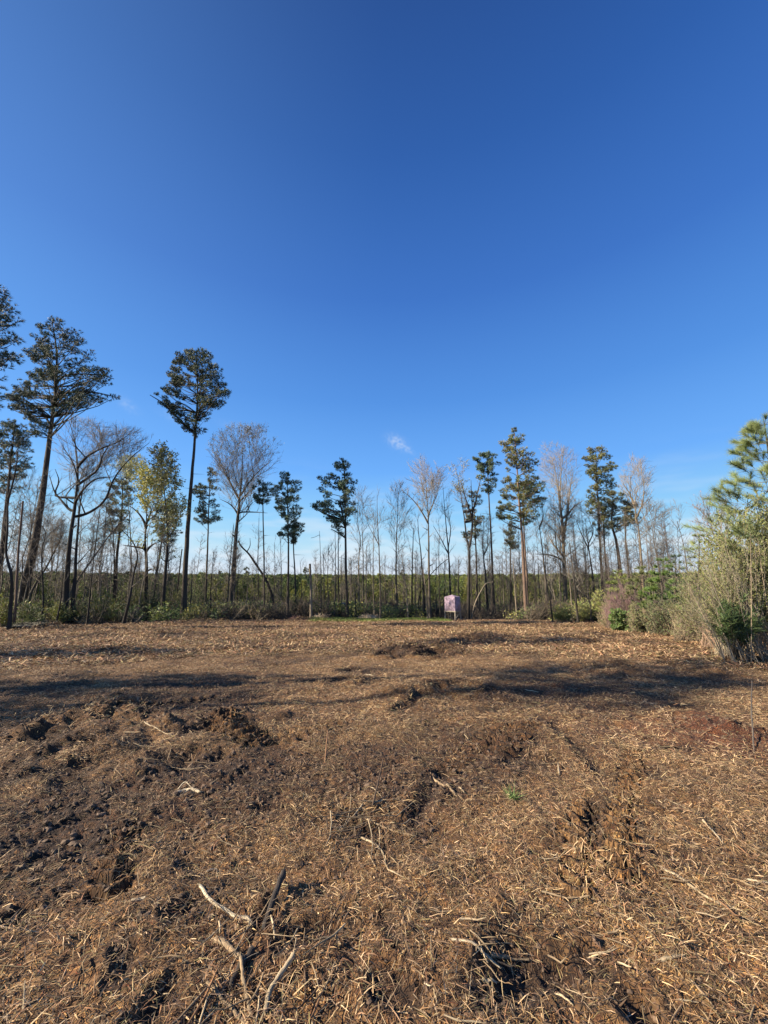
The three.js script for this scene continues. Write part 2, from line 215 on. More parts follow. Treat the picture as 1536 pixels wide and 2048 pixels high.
{
  // shredded straw and chips, drawn once and repeated; the large tints come from vertex colours
  R = rngOf(501);
  const N = 2048, c = document.createElement('canvas'); c.width = c.height = N; const g = c.getContext('2d');
  const b = document.createElement('canvas'); b.width = b.height = N; const gb = b.getContext('2d');
  g.fillStyle = 'rgb(132,120,106)'; g.fillRect(0, 0, N, N); gb.fillStyle = 'rgb(90,90,90)'; gb.fillRect(0, 0, N, N);
  const shade = ['#4a3a2c', '#5c4a38', '#6d5a45', '#8b765c', '#a8916f', '#c4ad86', '#d9c49c', '#efe0bd', '#7d7355', '#94604a'];
  const stroke = (x, y, a, l, w, k, hh) => {
    const dx = Math.cos(a) * l / 2, dy = Math.sin(a) * l / 2, bend = rr(-0.2, 0.2) * l;
    for (const ox of [-N, 0, N]) for (const oy of [-N, 0, N]) {
      const X = x + ox, Y = y + oy; if (X < -90 || X > N + 90 || Y < -90 || Y > N + 90) continue;
      for (const [q, s] of [[g, shade[k]], [gb, `rgb(${hh},${hh},${hh})`]]) { q.strokeStyle = s; q.lineWidth = w; q.beginPath(); q.moveTo(X - dx, Y - dy); q.quadraticCurveTo(X - dy / l * bend, Y + dx / l * bend, X + dx, Y + dy); q.stroke(); }
    }
  };
  for (let i = 0; i < 2600; i++) { g.fillStyle = pick(['rgba(60,44,32,0.5)', 'rgba(84,64,46,0.4)', 'rgba(170,148,112,0.25)', 'rgba(120,84,60,0.35)']); g.beginPath(); g.ellipse(R() * N, R() * N, rr(6, 34), rr(5, 22), R() * 3, 0, 7); g.fill(); }
  for (let i = 0; i < 30000; i++) { const k = Math.min(9, Math.floor(R() * R() * 11)); stroke(R() * N, R() * N, R() * 6.3, rr(10, 60), rr(1.2, 4.2), k, Math.floor(60 + 190 * R())); }
  const map = new THREE.CanvasTexture(c), bump = new THREE.CanvasTexture(b);
  for (const t of [map, bump]) { t.wrapS = t.wrapT = THREE.RepeatWrapping; } map.colorSpace = THREE.SRGBColorSpace;
  const mat = new THREE.MeshStandardMaterial({ name: 'mulched_soil', vertexColors: true, map, bumpMap: bump, bumpScale: 0.03, roughness: 0.97 });
  const cols = { straw: [0.68, 0.5, 0.27], straw2: [0.55, 0.38, 0.21], soil: [0.17, 0.1, 0.062], fresh: [0.085, 0.052, 0.035], clay: [0.5, 0.22, 0.12], litter: [0.24, 0.175, 0.115], green: [0.16, 0.2, 0.05], moss: [0.3, 0.29, 0.13] };
  const clayAt = [[1440, 1465, 1.4, 0.95], [985, 1290, 1.2, 0.6], [640, 1243, 5, 0.6], [90, 1290, 3, 0.5], [1330, 1300, 2.2, 0.3], [200, 1265, 4, 0.35], [1080, 1370, 0.7, 0.4]].map(([x, y, w, k]) => [ground(x, y), w, k]);
  const gA = ground(640, 1241), gB = ground(880, 1240); GRASS.a = gA; GRASS.b = gB;
  const mixc = (a, q, t) => [lerp(a[0], q[0], t), lerp(a[1], q[1], t), lerp(a[2], q[2], t)];
  const colour = (x, z, fresh) => {
    const r = Math.hypot(x, z), s = soilMask(x, z), n1 = nz(x * 0.5, z * 0.5, 41), n2 = nz(x * 2.2, z * 2.2, 42);
    let c = mixc(cols.straw, cols.straw2, sm(-0.4, 0.4, n1 + 0.6 * n2)); c = mixc(c, cols.soil, s * 0.85);
    c = mixc(c, cols.moss, 0.35 * sm(0.15, 0.6, nz(x * 0.9 + 30, z * 0.9, 43)) * (1 - s));
    for (const [p, w, k] of clayAt) { const q = Math.hypot(x - p.x, (z - p.z) * 1.4) / w + 0.35 * nz(x * 2.5, z * 2.5, 44); if (q < 2) c = mixc(c, cols.clay, k * Math.exp(-q * q * 1.6)); }
    c = mixc(c, cols.fresh, fresh * 0.9);
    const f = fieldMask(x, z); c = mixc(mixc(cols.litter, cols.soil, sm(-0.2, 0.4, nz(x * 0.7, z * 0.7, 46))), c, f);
    const gx = (x - gA.x) / (gB.x - gA.x), gzz = (z - lerp(gA.z, gB.z, gx)); c = mixc(c, cols.green, 0.95 * sm(-0.08, 0.06, gx) * sm(1.12, 0.9, gx) * sm(-3.5, -1.5, gzz) * sm(2.6, 0.6, gzz + 1.2 * nz(x * 0.8, z * 0.8, 47)));
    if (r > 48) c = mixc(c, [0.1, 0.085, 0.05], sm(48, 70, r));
    return tone([c[0], c[1] * 0.915, c[2] * 0.88], 1.08 * (1 + 0.25 * nz(x * 6, z * 6, 45) * sm(30, 10, r)));
  };
  // polar sheet: fine near the viewer's feet, coarser with distance, out to the horizon
  const rings = [], r0 = 0.45; for (let r = r0; r < 36; r *= 1.0072) rings.push(r); for (let r = 37; r < 1500; r *= 1.06) rings.push(r);
  const AZ = []; for (let a = -180; a < -62; a += 4) AZ.push(a); for (let a = -62; a < 62; a += 0.24) AZ.push(a); for (let a = 62; a <= 180; a += 4) AZ.push(a); AZ[AZ.length - 1] = 180;
  const nr = rings.length, na = AZ.length, P = new Float32Array((nr * na + 1) * 3), C = new Float32Array((nr * na + 1) * 3), U = new Float32Array((nr * na + 1) * 2), I = [];
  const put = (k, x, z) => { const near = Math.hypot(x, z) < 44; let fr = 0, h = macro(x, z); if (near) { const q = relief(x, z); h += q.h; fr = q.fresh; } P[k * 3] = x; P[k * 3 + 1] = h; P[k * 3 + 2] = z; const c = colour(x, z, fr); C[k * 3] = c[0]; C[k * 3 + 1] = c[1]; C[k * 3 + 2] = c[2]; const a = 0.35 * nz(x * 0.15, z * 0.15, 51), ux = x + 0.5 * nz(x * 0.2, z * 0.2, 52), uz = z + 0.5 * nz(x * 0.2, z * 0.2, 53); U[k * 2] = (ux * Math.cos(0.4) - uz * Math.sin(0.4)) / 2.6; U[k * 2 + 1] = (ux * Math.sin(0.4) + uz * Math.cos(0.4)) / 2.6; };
  for (let j = 0; j < nr; j++) for (let i = 0; i < na; i++) { const a = AZ[i] * Math.PI / 180; put(j * na + i, Math.sin(a) * rings[j], -Math.cos(a) * rings[j]); }
  put(nr * na, 0, 0);
  for (let j = 0; j < nr - 1; j++) for (let i = 0; i < na - 1; i++) { const k = j * na + i; I.push(k, k + 1, k + na, k + 1, k + na + 1, k + na); }
  for (let i = 0; i < na - 1; i++) I.push(nr * na, i + 1, i);
  const geo = new THREE.BufferGeometry(); geo.setAttribute('position', new THREE.BufferAttribute(P, 3)); geo.setAttribute('color', new THREE.BufferAttribute(C, 3)); geo.setAttribute('uv', new THREE.BufferAttribute(U, 2)); geo.setIndex(new THREE.BufferAttribute(new Uint32Array(I), 1)); geo.computeVertexNormals();
  if (geo.attributes.normal.getY(5 * na + 50) < 0) { for (let k = 0; k < I.length; k += 3) { const t = I[k]; I[k] = I[k + 1]; I[k + 1] = t; } geo.setIndex(new THREE.BufferAttribute(new Uint32Array(I), 1)); geo.computeVertexNormals(); }
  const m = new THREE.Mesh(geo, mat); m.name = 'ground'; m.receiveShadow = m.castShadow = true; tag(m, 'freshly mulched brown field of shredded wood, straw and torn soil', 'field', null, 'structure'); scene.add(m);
}

// ---------------------------------------------------------------- trees
const span = (rows, y) => { if (y <= rows[0][0]) return [rows[0][1], rows[0][2]]; for (let i = 1; i < rows.length; i++) if (y <= rows[i][0]) { const t = (y - rows[i - 1][0]) / (rows[i][0] - rows[i - 1][0]); return [lerp(rows[i - 1][1], rows[i][1], t), lerp(rows[i - 1][2], rows[i][2], t)]; } const l = rows[rows.length - 1]; return [l[1], l[2]]; };
function sampler(rows) { const y0 = rows[0][0], y1 = rows[rows.length - 1][0]; let mx = 1; for (const r of rows) mx = Math.max(mx, r[2] - r[1]); return () => { for (let k = 0; k < 200; k++) { const y = rr(y0, y1), [a, b] = span(rows, y); if (R() * mx < b - a) return [y, a, b]; } return [y0, rows[0][1], rows[0][2]]; }; }
const mpp = (d) => d / FOCAL * 1.02;   // metres per photograph pixel at distance d
const along = (pts, t) => { const q = t * (pts.length - 1), i = Math.min(pts.length - 2, Math.floor(q)); return pts[i].clone().lerp(pts[i + 1], q - i); };
function trunkPath(s) {   // photograph positions from the foot upwards -> smooth world curve, foot on the ground
  const pts = s.trunk.map(([x, y], i) => at(x, y, s.D + (i ? rr(-0.25, 0.25) : 0)));
  const foot = pts[0]; const gy = heightAt(foot.x, foot.z);
  if (foot.y - gy > 0.05 || foot.y < gy) { const f = V(foot.x, gy, foot.z); if (foot.y - gy > 0.8) pts.unshift(f); else pts[0] = f; }
  const n = Math.max(10, pts.length * 4), c = new THREE.CatmullRomCurve3(pts, false, 'centripetal').getSpacedPoints(n);
  for (let i = 1; i < c.length - 1; i++) { c[i].x += 0.02 * nz(c[i].y * 0.9, s.D, 3); }
  c[0].y -= 0.12; return c;
}
function trunkRadii(n, r0, r1, flare = 0.35) { return Array.from({ length: n }, (_, i) => { const t = i / (n - 1); return lerp(r0, r1, Math.pow(t, 0.9)) * (1 + flare * Math.exp(-t * 26)); }); }
function tuft(mb, p, d, len, n, w, col, spread = 0.8) {
  for (let i = 0; i < n; i++) { const q = V(d.x + rr(-spread, spread), d.y + rr(-spread, spread), d.z + rr(-spread, spread)).normalize(); const c = vary(col, 0.3, 0.08); mb.blade(p, q, len * rr(0.7, 1.15), w, c, tone(c, 1.25)); }
}
function pine(s) {
  R = rngOf(s.seed);
  const path = trunkPath(s), base = V(path[0].x, path[0].y + 0.12, path[0].z), t = thing('pine_tree', s.label, 'pine tree', base, s.group);
  const k = mpp(s.D), r0 = s.w * k / 2, rad = trunkRadii(path.length, r0, 0.035), bark = BARK[s.bark ?? 'pine'], green = GREEN[s.green ?? 'pine'];
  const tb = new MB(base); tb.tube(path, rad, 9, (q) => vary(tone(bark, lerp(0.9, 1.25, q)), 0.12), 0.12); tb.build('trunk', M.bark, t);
  const rows = s.crown, next = sampler(rows), bb = new MB(base), nb = new MB(base), cr = (s.cr ?? 0.62) * 0.92, clumps = [], ytop = rows[0][0], ybot = rows[rows.length - 1][0];
  let area = 0; for (let y = ytop; y < ybot; y += 2) { const [a, b] = span(rows, y); area += (b - a) * 2 * k * k; }
  const want = Math.ceil(area / (cr * cr) * (s.dense ?? 1.5) * 0.47);
  for (let tries = 0; tries < want * 30 && clumps.length < want; tries++) {
    const [y, a, b] = next(), half = Math.max(1, (b - a) / 2), mid = (a + b) / 2, inset = Math.min(half * 0.8, cr * 0.6 / k);
    const f = Math.pow(R(), 0.65) * (R() < 0.5 ? -1 : 1), x = mid + f * (half - inset), dz = (half * k * 0.85) * Math.sqrt(Math.max(0.05, 1 - f * f)) * rr(-1, 1);
    const p = at(x, Math.min(ybot, y + cr * 0.3 / k), s.D + dz), size = cr * rr(0.55, 1.2);
    if (clumps.some((q) => q.p.distanceTo(p) < 0.5 * (q.size + size) * 1.05 || (Math.abs(q.p.y - p.y) < 0.5 * (q.size + size) && q.p.distanceTo(p) < 0.62 * (q.size + size)))) continue;
    clumps.push({ p, size });
  }
  const L = path.length - 1;
  for (const c of clumps) {   // each clump hangs on a branch that leaves the trunk a little lower
    let bi = L, best = 1e9; const want_y = c.p.y - 0.35 * Math.hypot(c.p.x - path[L].x, c.p.z - path[L].z) - 0.2;
    for (let i = 2; i <= L; i++) { const e = Math.abs(path[i].y - want_y); if (e < best) { best = e; bi = i; } }
    const o = path[bi], h = Math.hypot(c.p.x - o.x, c.p.z - o.z), m1 = o.clone().lerp(c.p, 0.4); m1.y += h * rr(-0.06, 0.06) - 0.1 * h * (s.droop ?? 0.3); const m2 = o.clone().lerp(c.p, 0.75); m2.y -= h * 0.06;
    const br = Math.min(rad[bi] * 0.6, 0.018 + 0.011 * h);
    bb.tube([o, m1, m2, c.p], [br, br * 0.75, br * 0.5, br * 0.28], 4, vary(tone(bark, 0.6), 0.2));
    const ra = Math.atan2(c.p.z - o.z, c.p.x - o.x), ca = Math.cos(ra), sa = Math.sin(ra);
    const nt = Math.round((s.tufts ?? 46) * 1.0 * c.size * c.size / (cr * cr));
    const tint = tone(green, rr(0.65, 1.45), rr(-0.12, 0.16));
    for (let i = 0; i < nt; i++) {
      const d = V(rr(-1, 1), rr(-1, 1), rr(-1, 1)); if (d.length() > 1) { i--; continue; }
      const q1 = d.x * 1.35 - 0.25, q2 = d.z * 0.72, p = V(c.p.x + (q1 * ca - q2 * sa) * c.size, c.p.y + d.y * c.size * 0.42 + (0.12 + 0.14 * q1) * c.size, c.p.z + (q1 * sa + q2 * ca) * c.size), dd = d.clone(); dd.y += 0.45; dd.normalize();
      if (i % 3 === 0) bb.twig(c.p, p, 0.012, bark);
      tuft(nb, p, dd, s.len ?? 0.24, s.blades ?? 18, s.bw ?? 0.018, tint, 0.62);
    }
  }
  for (let i = 0; i < (s.stubs ?? 5); i++) { const q = rr(0.35, 0.7), o = along(path, q), a = R() * 6.3, l = rr(0.4, 1.3); bb.twig(o, V(o.x + Math.cos(a) * l, o.y + rr(0, 0.4) * l, o.z + Math.sin(a) * l), 0.025, bark); }
  for (const lim of s.limbs ?? []) { const pts = lim.map(([x, y], i) => at(x, y, s.D + (i ? rr(-0.4, 0.4) : 0))), c = new THREE.CatmullRomCurve3(pts).getPoints(8), lb = new MB(base); lb.tube(c, c.map((_, i) => lerp(0.09, 0.03, i / 8)), 6, bark, 0.1); lb.build('limb', M.bark, t); }
  bb.build('branches', M.twig, t, 'stuff'); nb.build('crown', M.needle, t, 'stuff');
  return t;
}
function bare(s) {   // a leafless or just budding broadleaf tree grown into its outline
  R = rngOf(s.seed);
  const path = trunkPath(s), base = V(path[0].x, path[0].y + 0.12, path[0].z), t = thing(s.name ?? 'bare_tree', s.label, s.cat ?? 'tree', base, s.group);
  const k = mpp(s.D), r0 = Math.max(0.02, s.w * k / 2), rad = trunkRadii(path.length, r0, Math.max(0.012, r0 * (s.top ?? ((s.n ?? 260) >= 60 && s.crown ? 0.07 : 0.22))), s.flare ?? 0.3), bark = BARK[s.bark ?? 'grey'], tw = BARK[s.twig ?? 'twigGrey'];
  const tb = new MB(base); tb.tube(path, rad, s.w > 6 ? 9 : 6, (q) => vary(bark, 0.14), 0.14); tb.build('trunk', M.bark, t);
  const nodes = [], kids = []; const add = (p, par) => { nodes.push({ p, par }); kids.push([]); if (par >= 0) kids[par].push(nodes.length - 1); return nodes.length - 1; };
  const start = s.start ?? 0.35, roots = [];
  path.forEach((p, i) => { if (i / (path.length - 1) >= start) roots.push(add(p.clone(), -1)); });
  const rootR = roots.map((_, i) => rad[path.length - roots.length + i]);
  const limbs = (s.limbs ?? []).map((lim) => { const pts = lim.map(([x, y, dz = 0]) => at(x, y, s.D + dz)); let bj = 0, bd = 1e9; path.forEach((p, i) => { const e = p.distanceTo(pts[0]) + Math.max(0, p.y - pts[0].y + 0.3) * 0.7; if (e < bd) { bd = e; bj = i; } }); if (bd > 0.05) pts.unshift(path[bj].clone()); const n = Math.max(6, lim.length * 3), c = new THREE.CatmullRomCurve3(pts).getSpacedPoints(n); const own = c.map((p) => add(p, -1)); roots.push(...own); c.forEach((_, i) => rootR.push(lerp(s.limbR ?? r0 * 0.5, 0.015, i / n))); return c; });
  limbs.forEach((c) => { const lb = new MB(base), n = c.length - 1; lb.tube(c, c.map((_, i) => lerp(s.limbR ?? r0 * 0.5, 0.015, i / n)), 6, () => vary(bark, 0.14), 0.12); lb.build('limb', M.bark, t); });
  const nroot = nodes.length, bb = new MB(base), fb = new MB(base);
  if (s.crown) {
    // limbs rise from the trunk at a narrow angle, each forking into straighter, finer ones, as far as the outline lets them
    const inside = (p) => { const y0 = p.y - EYE, zz = y0 * sp - p.z * cp, px = 768 + p.x / zz * FOCAL, py = 1024 - (y0 * cp + p.z * sp) / zz * FOCAL; if (py < s.crown[0][0] - 1 || py > s.crown[s.crown.length - 1][0] + 25) return false; const [a, b] = span(s.crown, py); const e = Math.pow(R(), 2) * 0.2 * (b - a); return px > a - 2 + e && px < b + 2 - e; };
    const rTip = s.tip ?? 0.008, up = s.up ?? 0.22, N = s.n ?? 260, W = Math.max(...s.crown.map((r) => r[2] - r[1])) * k;
    const limb = (o, d, len, r, depth) => {
      const st = 0.42, m = Math.max(2, Math.round(len / st)), pts = [o], rs = [r]; let p = o, dir = d.clone();
      for (let i = 1; i <= m; i++) { dir.x += rr(-0.2, 0.2); dir.y += rr(-0.13, 0.13) + up * 0.2; dir.z += rr(-0.2, 0.2); dir.normalize(); p = p.clone().addScaledVector(dir, st); if (!inside(p) && (i > 1 || depth > 0)) { if (i < 2) return; break; } pts.push(p); rs.push(lerp(r, rTip, Math.pow(i / m, 0.8))); }
      if (pts.length < 2) return;
      const col = vary(r > 0.045 ? bark : tw, 0.2);
      if (r > 0.05 && s.w > 4) { const lb = new MB(base); lb.tube(pts, rs, 6, col, 0.1); lb.build('limb', M.bark, t); } else bb.tube(pts, rs, r > 0.03 ? 5 : 3, col);
      for (let i = 1; i < pts.length; i++) {
        const q = i / m, dd = pts[i].clone().sub(pts[i - 1]).normalize();
        if (depth < 3 && R() < (depth === 0 ? 0.85 : 0.75)) { const a = R() * 6.3, sd = V(Math.cos(a), rr(0, 0.25), Math.sin(a)); sd.addScaledVector(dd, -sd.dot(dd)).normalize(); limb(pts[i], dd.clone().addScaledVector(sd, rr(0.4, 0.9)).normalize(), len * rr(0.35, 0.6) * (1.1 - 0.6 * q), rs[i] * 0.6, depth + 1); }
        ends.push([pts[i], dd, i === pts.length - 1]);
      }
    };
    const ends = [], np = Math.max(4, Math.min(40, Math.round(N / 19)));
    for (let i = 0; i < np; i++) {
      const f = (i + R() * 0.8) / np, ri = Math.min(roots.length - 1, Math.floor(f * roots.length)), o = nodes[ri].p, a = i * 2.4 + rr(-0.4, 0.4), yb = Math.min(1, ri / Math.max(1, roots.length - 1)), tilt = lerp(0.95, 0.35, yb) * rr(0.8, 1.2);
      limb(o, V(Math.cos(a) * Math.sin(tilt), Math.cos(tilt), Math.sin(a) * Math.sin(tilt)), W * rr(0.5, 0.8), Math.min(rootR[ri] * 0.55, 0.02 + 0.012 * W), 0);
    }
    const cap = s.cap ?? 1100, keep = Math.min(1, cap / ends.length);
    for (const [ep, d0, tip] of ends) {
      const m = R() > keep ? 0 : tip ? s.tw ?? 4 : 2;
      for (let j = 0; j < m; j++) {
        const d = V(d0.x + rr(-0.6, 0.6), d0.y + rr(-0.2, 0.6), d0.z + rr(-0.6, 0.6)).normalize(), l = rr(0.3, 0.85) * (s.tl ?? 1), e = ep.clone().addScaledVector(d, l); bb.twig(ep, e, 0.0075, vary(tw, 0.25));
        const q = ep.clone().lerp(e, 0.45), d2 = V(d.x + rr(-0.5, 0.5), d.y + rr(-0.2, 0.6), d.z + rr(-0.5, 0.5)).normalize(); bb.twig(q, q.clone().addScaledVector(d2, l * 0.6), 0.006, vary(tw, 0.25));
        if (s.leaf) { const y0 = e.y - EYE, zz = y0 * sp - e.z * cp, py = 1024 - (y0 * cp + e.z * sp) / zz * FOCAL; if (!s.leafRows || (py > s.leafRows[0] && py < s.leafRows[1])) for (let g = 0; g < s.leaf.n; g++) { const p = ep.clone().lerp(e, rr(0.3, 1.05)); p.x += rr(-0.06, 0.06); p.z += rr(-0.06, 0.06); fb.leaf(p, V(rr(-1, 1), rr(-0.9, 0.5), rr(-1, 1)).normalize(), s.leaf.size * rr(0.7, 1.3), s.leaf.size * 0.6, vary(s.leaf.col, 0.3, 0.1)); } }
      }
    }
  }
  bb.build('twigs', M.twig, t, 'stuff'); fb.build(s.leafName ?? 'leaves', M.leaf, t, 'stuff');
  return t;
}
// PINES
const G1 = 'tall pines along the far edge of the field';
let seed = 100;
for (const s of [
  { D: 21, w: 22, trunk: [[-95, 1250], [-60, 950], [-38, 700], [-32, 560]], cr: 0.6, dense: 1.9, crown: [[562, -45, 0], [590, -90, 30], [610, -95, 40], [640, -110, 52], [690, -110, 44], [740, -115, 26], [800, -100, 16], [830, -80, -20]], green: 'pine', label: 'pine cut off by the left edge, highest crown on that side' },
  { D: 31, w: 17, trunk: [[36, 1222], [60, 1130], [82, 1010], [100, 870], [112, 770], [113, 700], [104, 644]], cr: 0.6, dense: 2.1, tufts: 48, crown: [[634, 78, 118], [655, 62, 152], [690, 44, 186], [718, 48, 194], [726, 62, 170], [742, 60, 228], [762, 20, 226], [772, 20, 140], [792, 5, 240], [815, 12, 150], [840, 34, 112], [868, 60, 106]], limbs: [[[110, 770], [128, 752], [165, 748], [210, 752], [228, 758]], [[107, 800], [130, 786], [175, 783], [215, 790], [238, 797]], [[100, 848], [80, 820], [50, 800], [20, 790]]], label: 'tall leaning pine with thick trunk and long layered limbs reaching right' },
  { D: 32, w: 12, trunk: [[-12, 1240], [6, 1080], [20, 940], [30, 848]], cr: 0.55, crown: [[838, 5, 40], [860, -20, 62], [890, -25, 68], [915, -25, 84], [940, -20, 62], [985, -10, 40]], label: 'dark low pine crown behind the thick leaning trunk, against the left edge' },
  { D: 32.5, w: 11, trunk: [[366, 1241], [370, 1150], [376, 1050], [383, 960], [390, 872], [395, 790], [393, 702]], cr: 0.52, dense: 2.0, crown: [[694, 375, 410], [712, 340, 430], [745, 328, 445], [768, 322, 455], [786, 296, 467], [802, 305, 450], [828, 335, 420], [850, 355, 412], [874, 368, 404]], limbs: [[[389, 868], [358, 838], [325, 806], [300, 790]], [[392, 830], [415, 800], [445, 790]]], label: 'tallest lone pine with straight bare trunk and round high crown' },
  { D: 39, w: 8, trunk: [[230, 1200], [233, 1120], [241, 1050], [245, 985], [243, 955]], cr: 0.55, crown: [[952, 228, 256], [965, 214, 270], [985, 204, 276], [1005, 200, 270], [1030, 212, 262], [1062, 206, 254]], green: 'olive', label: 'yellowish pine right of the big bare tree with broken limb' },
  { D: 38, w: 5, trunk: [[304, 1205], [318, 1120], [326, 1060], [330, 1010]], cr: 0.5, dense: 0.9, crown: [[1000, 318, 350], [1030, 300, 365], [1060, 310, 362], [1090, 315, 345]], label: 'slanting thin pine with sparse crown beside the olive-leaved tree' },
  { D: 44, w: 4.4, trunk: [[411, 1215], [415, 1100], [418, 1000], [421, 940]], cr: 0.5, dense: 1.1, crown: [[936, 412, 432], [952, 406, 436], [966, 378, 440], [985, 382, 452], [1002, 388, 436], [1036, 384, 442], [1052, 395, 430]], label: 'slim pine right behind the tallest lone pine' },
  { D: 34, w: 3.6, trunk: [[529, 1240], [528, 1120], [526, 1020], [526, 960]], cr: 0.42, dense: 0.9, crown: [[958, 504, 536], [975, 500, 546], [985, 502, 544], [1012, 506, 540]], label: 'pole-thin pine with small tuft beside the budding crown tree' },
  { D: 33, w: 4.8, trunk: [[575, 1239], [577, 1100], [575, 1000], [574, 948]], cr: 0.45, dense: 1.4, crown: [[942, 566, 584], [955, 554, 590], [968, 540, 600], [985, 538, 602], [1003, 546, 598], [1018, 540, 611], [1030, 556, 600], [1050, 565, 604], [1066, 542, 600], [1078, 572, 590]], green: 'blue', label: 'slender pine with dense pointed crown left of the broken snag' },
  { D: 35, w: 4, trunk: [[592, 1232], [590, 1150], [587, 1090], [588, 1045]], cr: 0.36, dense: 1.2, crown: [[1042, 582, 606], [1060, 580, 604], [1084, 581, 596]], label: 'small pine stem with tiny crown tucked under its slender neighbour' },
  { D: 34, w: 6.4, trunk: [[695, 1238], [692, 1150], [691, 1060], [690, 980], [687, 920]], cr: 0.5, dense: 1.6, tufts: 46, crown: [[914, 679, 696], [930, 660, 702], [950, 640, 706], [964, 625, 710], [985, 638, 712], [1003, 620, 708], [1015, 618, 720], [1030, 634, 700], [1042, 662, 706], [1056, 658, 690], [1068, 662, 686]], limbs: [[[690, 1055], [683, 1020], [680, 1000]], [[691, 1076], [680, 1068], [662, 1058]]], green: 'blue', label: 'full pine with one-sided crown in the middle of the tree line' },
  { D: 41, w: 5, trunk: [[953, 1228], [953, 1130], [950, 1060], [947, 985]], cr: 0.45, dense: 1.0, crown: [[975, 938, 956], [1000, 930, 966], [1018, 918, 972], [1036, 924, 972], [1052, 918, 964], [1076, 922, 962]], green: 'warm', label: 'browned pine behind the forked tree right of the blind' },
  { D: 36, w: 5.4, trunk: [[989, 1232], [985, 1150], [982, 1070], [978, 1000], [974, 915]], cr: 0.45, dense: 1.5, crown: [[903, 962, 986], [914, 940, 1000], [930, 945, 1000], [950, 952, 998], [966, 960, 996], [984, 966, 990]], green: 'blue', label: 'slim high-crowned pine left of the tall pink-trunked pine' },
  { D: 33, w: 7.4, trunk: [[1053, 1242], [1048, 1150], [1044, 1070], [1038, 1000], [1035, 950], [1029, 866]], cr: 0.48, dense: 1.35, bark: 'pink', crown: [[857, 1022, 1040], [872, 1012, 1056], [888, 992, 1052], [905, 1000, 1070], [925, 1006, 1078], [945, 996, 1070], [958, 1000, 1096], [975, 1000, 1086], [1000, 990, 1080], [1015, 985, 1076], [1036, 985, 1050]], green: 'olive', label: 'tallest pine on the right half, pinkish trunk and ragged crown' },
  { D: 35.5, w: 5.6, trunk: [[1056, 1232], [1053, 1150], [1049, 1080], [1046, 1010], [1048, 970]], cr: 0.48, dense: 1.1, bark: 'pink', crown: [[966, 1040, 1066], [990, 1040, 1088], [1020, 1038, 1092], [1052, 1040, 1064]], label: 'second pinkish pine trunk close behind the tallest right-hand pine' },
  { D: 46, w: 5, trunk: [[1022, 1210], [1021, 1120], [1022, 1045]], cr: 0.45, dense: 1.2, crown: [[1042, 1012, 1030], [1070, 1004, 1036], [1098, 1010, 1036]], green: 'warm', label: 'short olive pine set back between two straight trunks' },
  { D: 37, w: 6.4, trunk: [[1208, 1232], [1202, 1120], [1199, 1060], [1195, 980], [1191, 905]], cr: 0.5, dense: 1.5, crown: [[891, 1180, 1204], [902, 1165, 1218], [914, 1158, 1224], [922, 1158, 1240], [936, 1162, 1236], [946, 1168, 1205], [962, 1184, 1240], [978, 1160, 1236], [990, 1176, 1212], [1000, 1166, 1204], [1030, 1168, 1222], [1050, 1180, 1215]], green: 'olive', label: 'flat-topped pine standing right of the big pale budding tree' },
  { D: 38, w: 4.6, trunk: [[1219, 1232], [1211, 1120], [1207, 1050], [1205, 1010]], cr: 0.45, dense: 1.1, crown: [[1000, 1196, 1222], [1050, 1192, 1226], [1070, 1194, 1216]], label: 'thinner pine stem just right of the flat-topped pine' },
  { D: 34, w: 11, trunk: [[1246, 1236], [1240, 1140], [1232, 1080], [1224, 1050], [1226, 1000]], cr: 0.52, dense: 1.25, crown: [[984, 1212, 1262], [1005, 1204, 1276], [1035, 1198, 1282], [1062, 1206, 1244]], green: 'warm', label: 'stout-trunked dark pine with broad low crown near the right thicket' },
  { D: 36, w: 6, trunk: [[1263, 1232], [1256, 1130], [1251, 1070], [1254, 1010]], cr: 0.48, dense: 1.0, crown: [[996, 1238, 1272], [1020, 1240, 1282], [1048, 1246, 1274]], green: 'warm', label: 'narrow dark pine right of the stout-trunked pine' },
]) pine({ seed: seed++, group: G1, ...s });

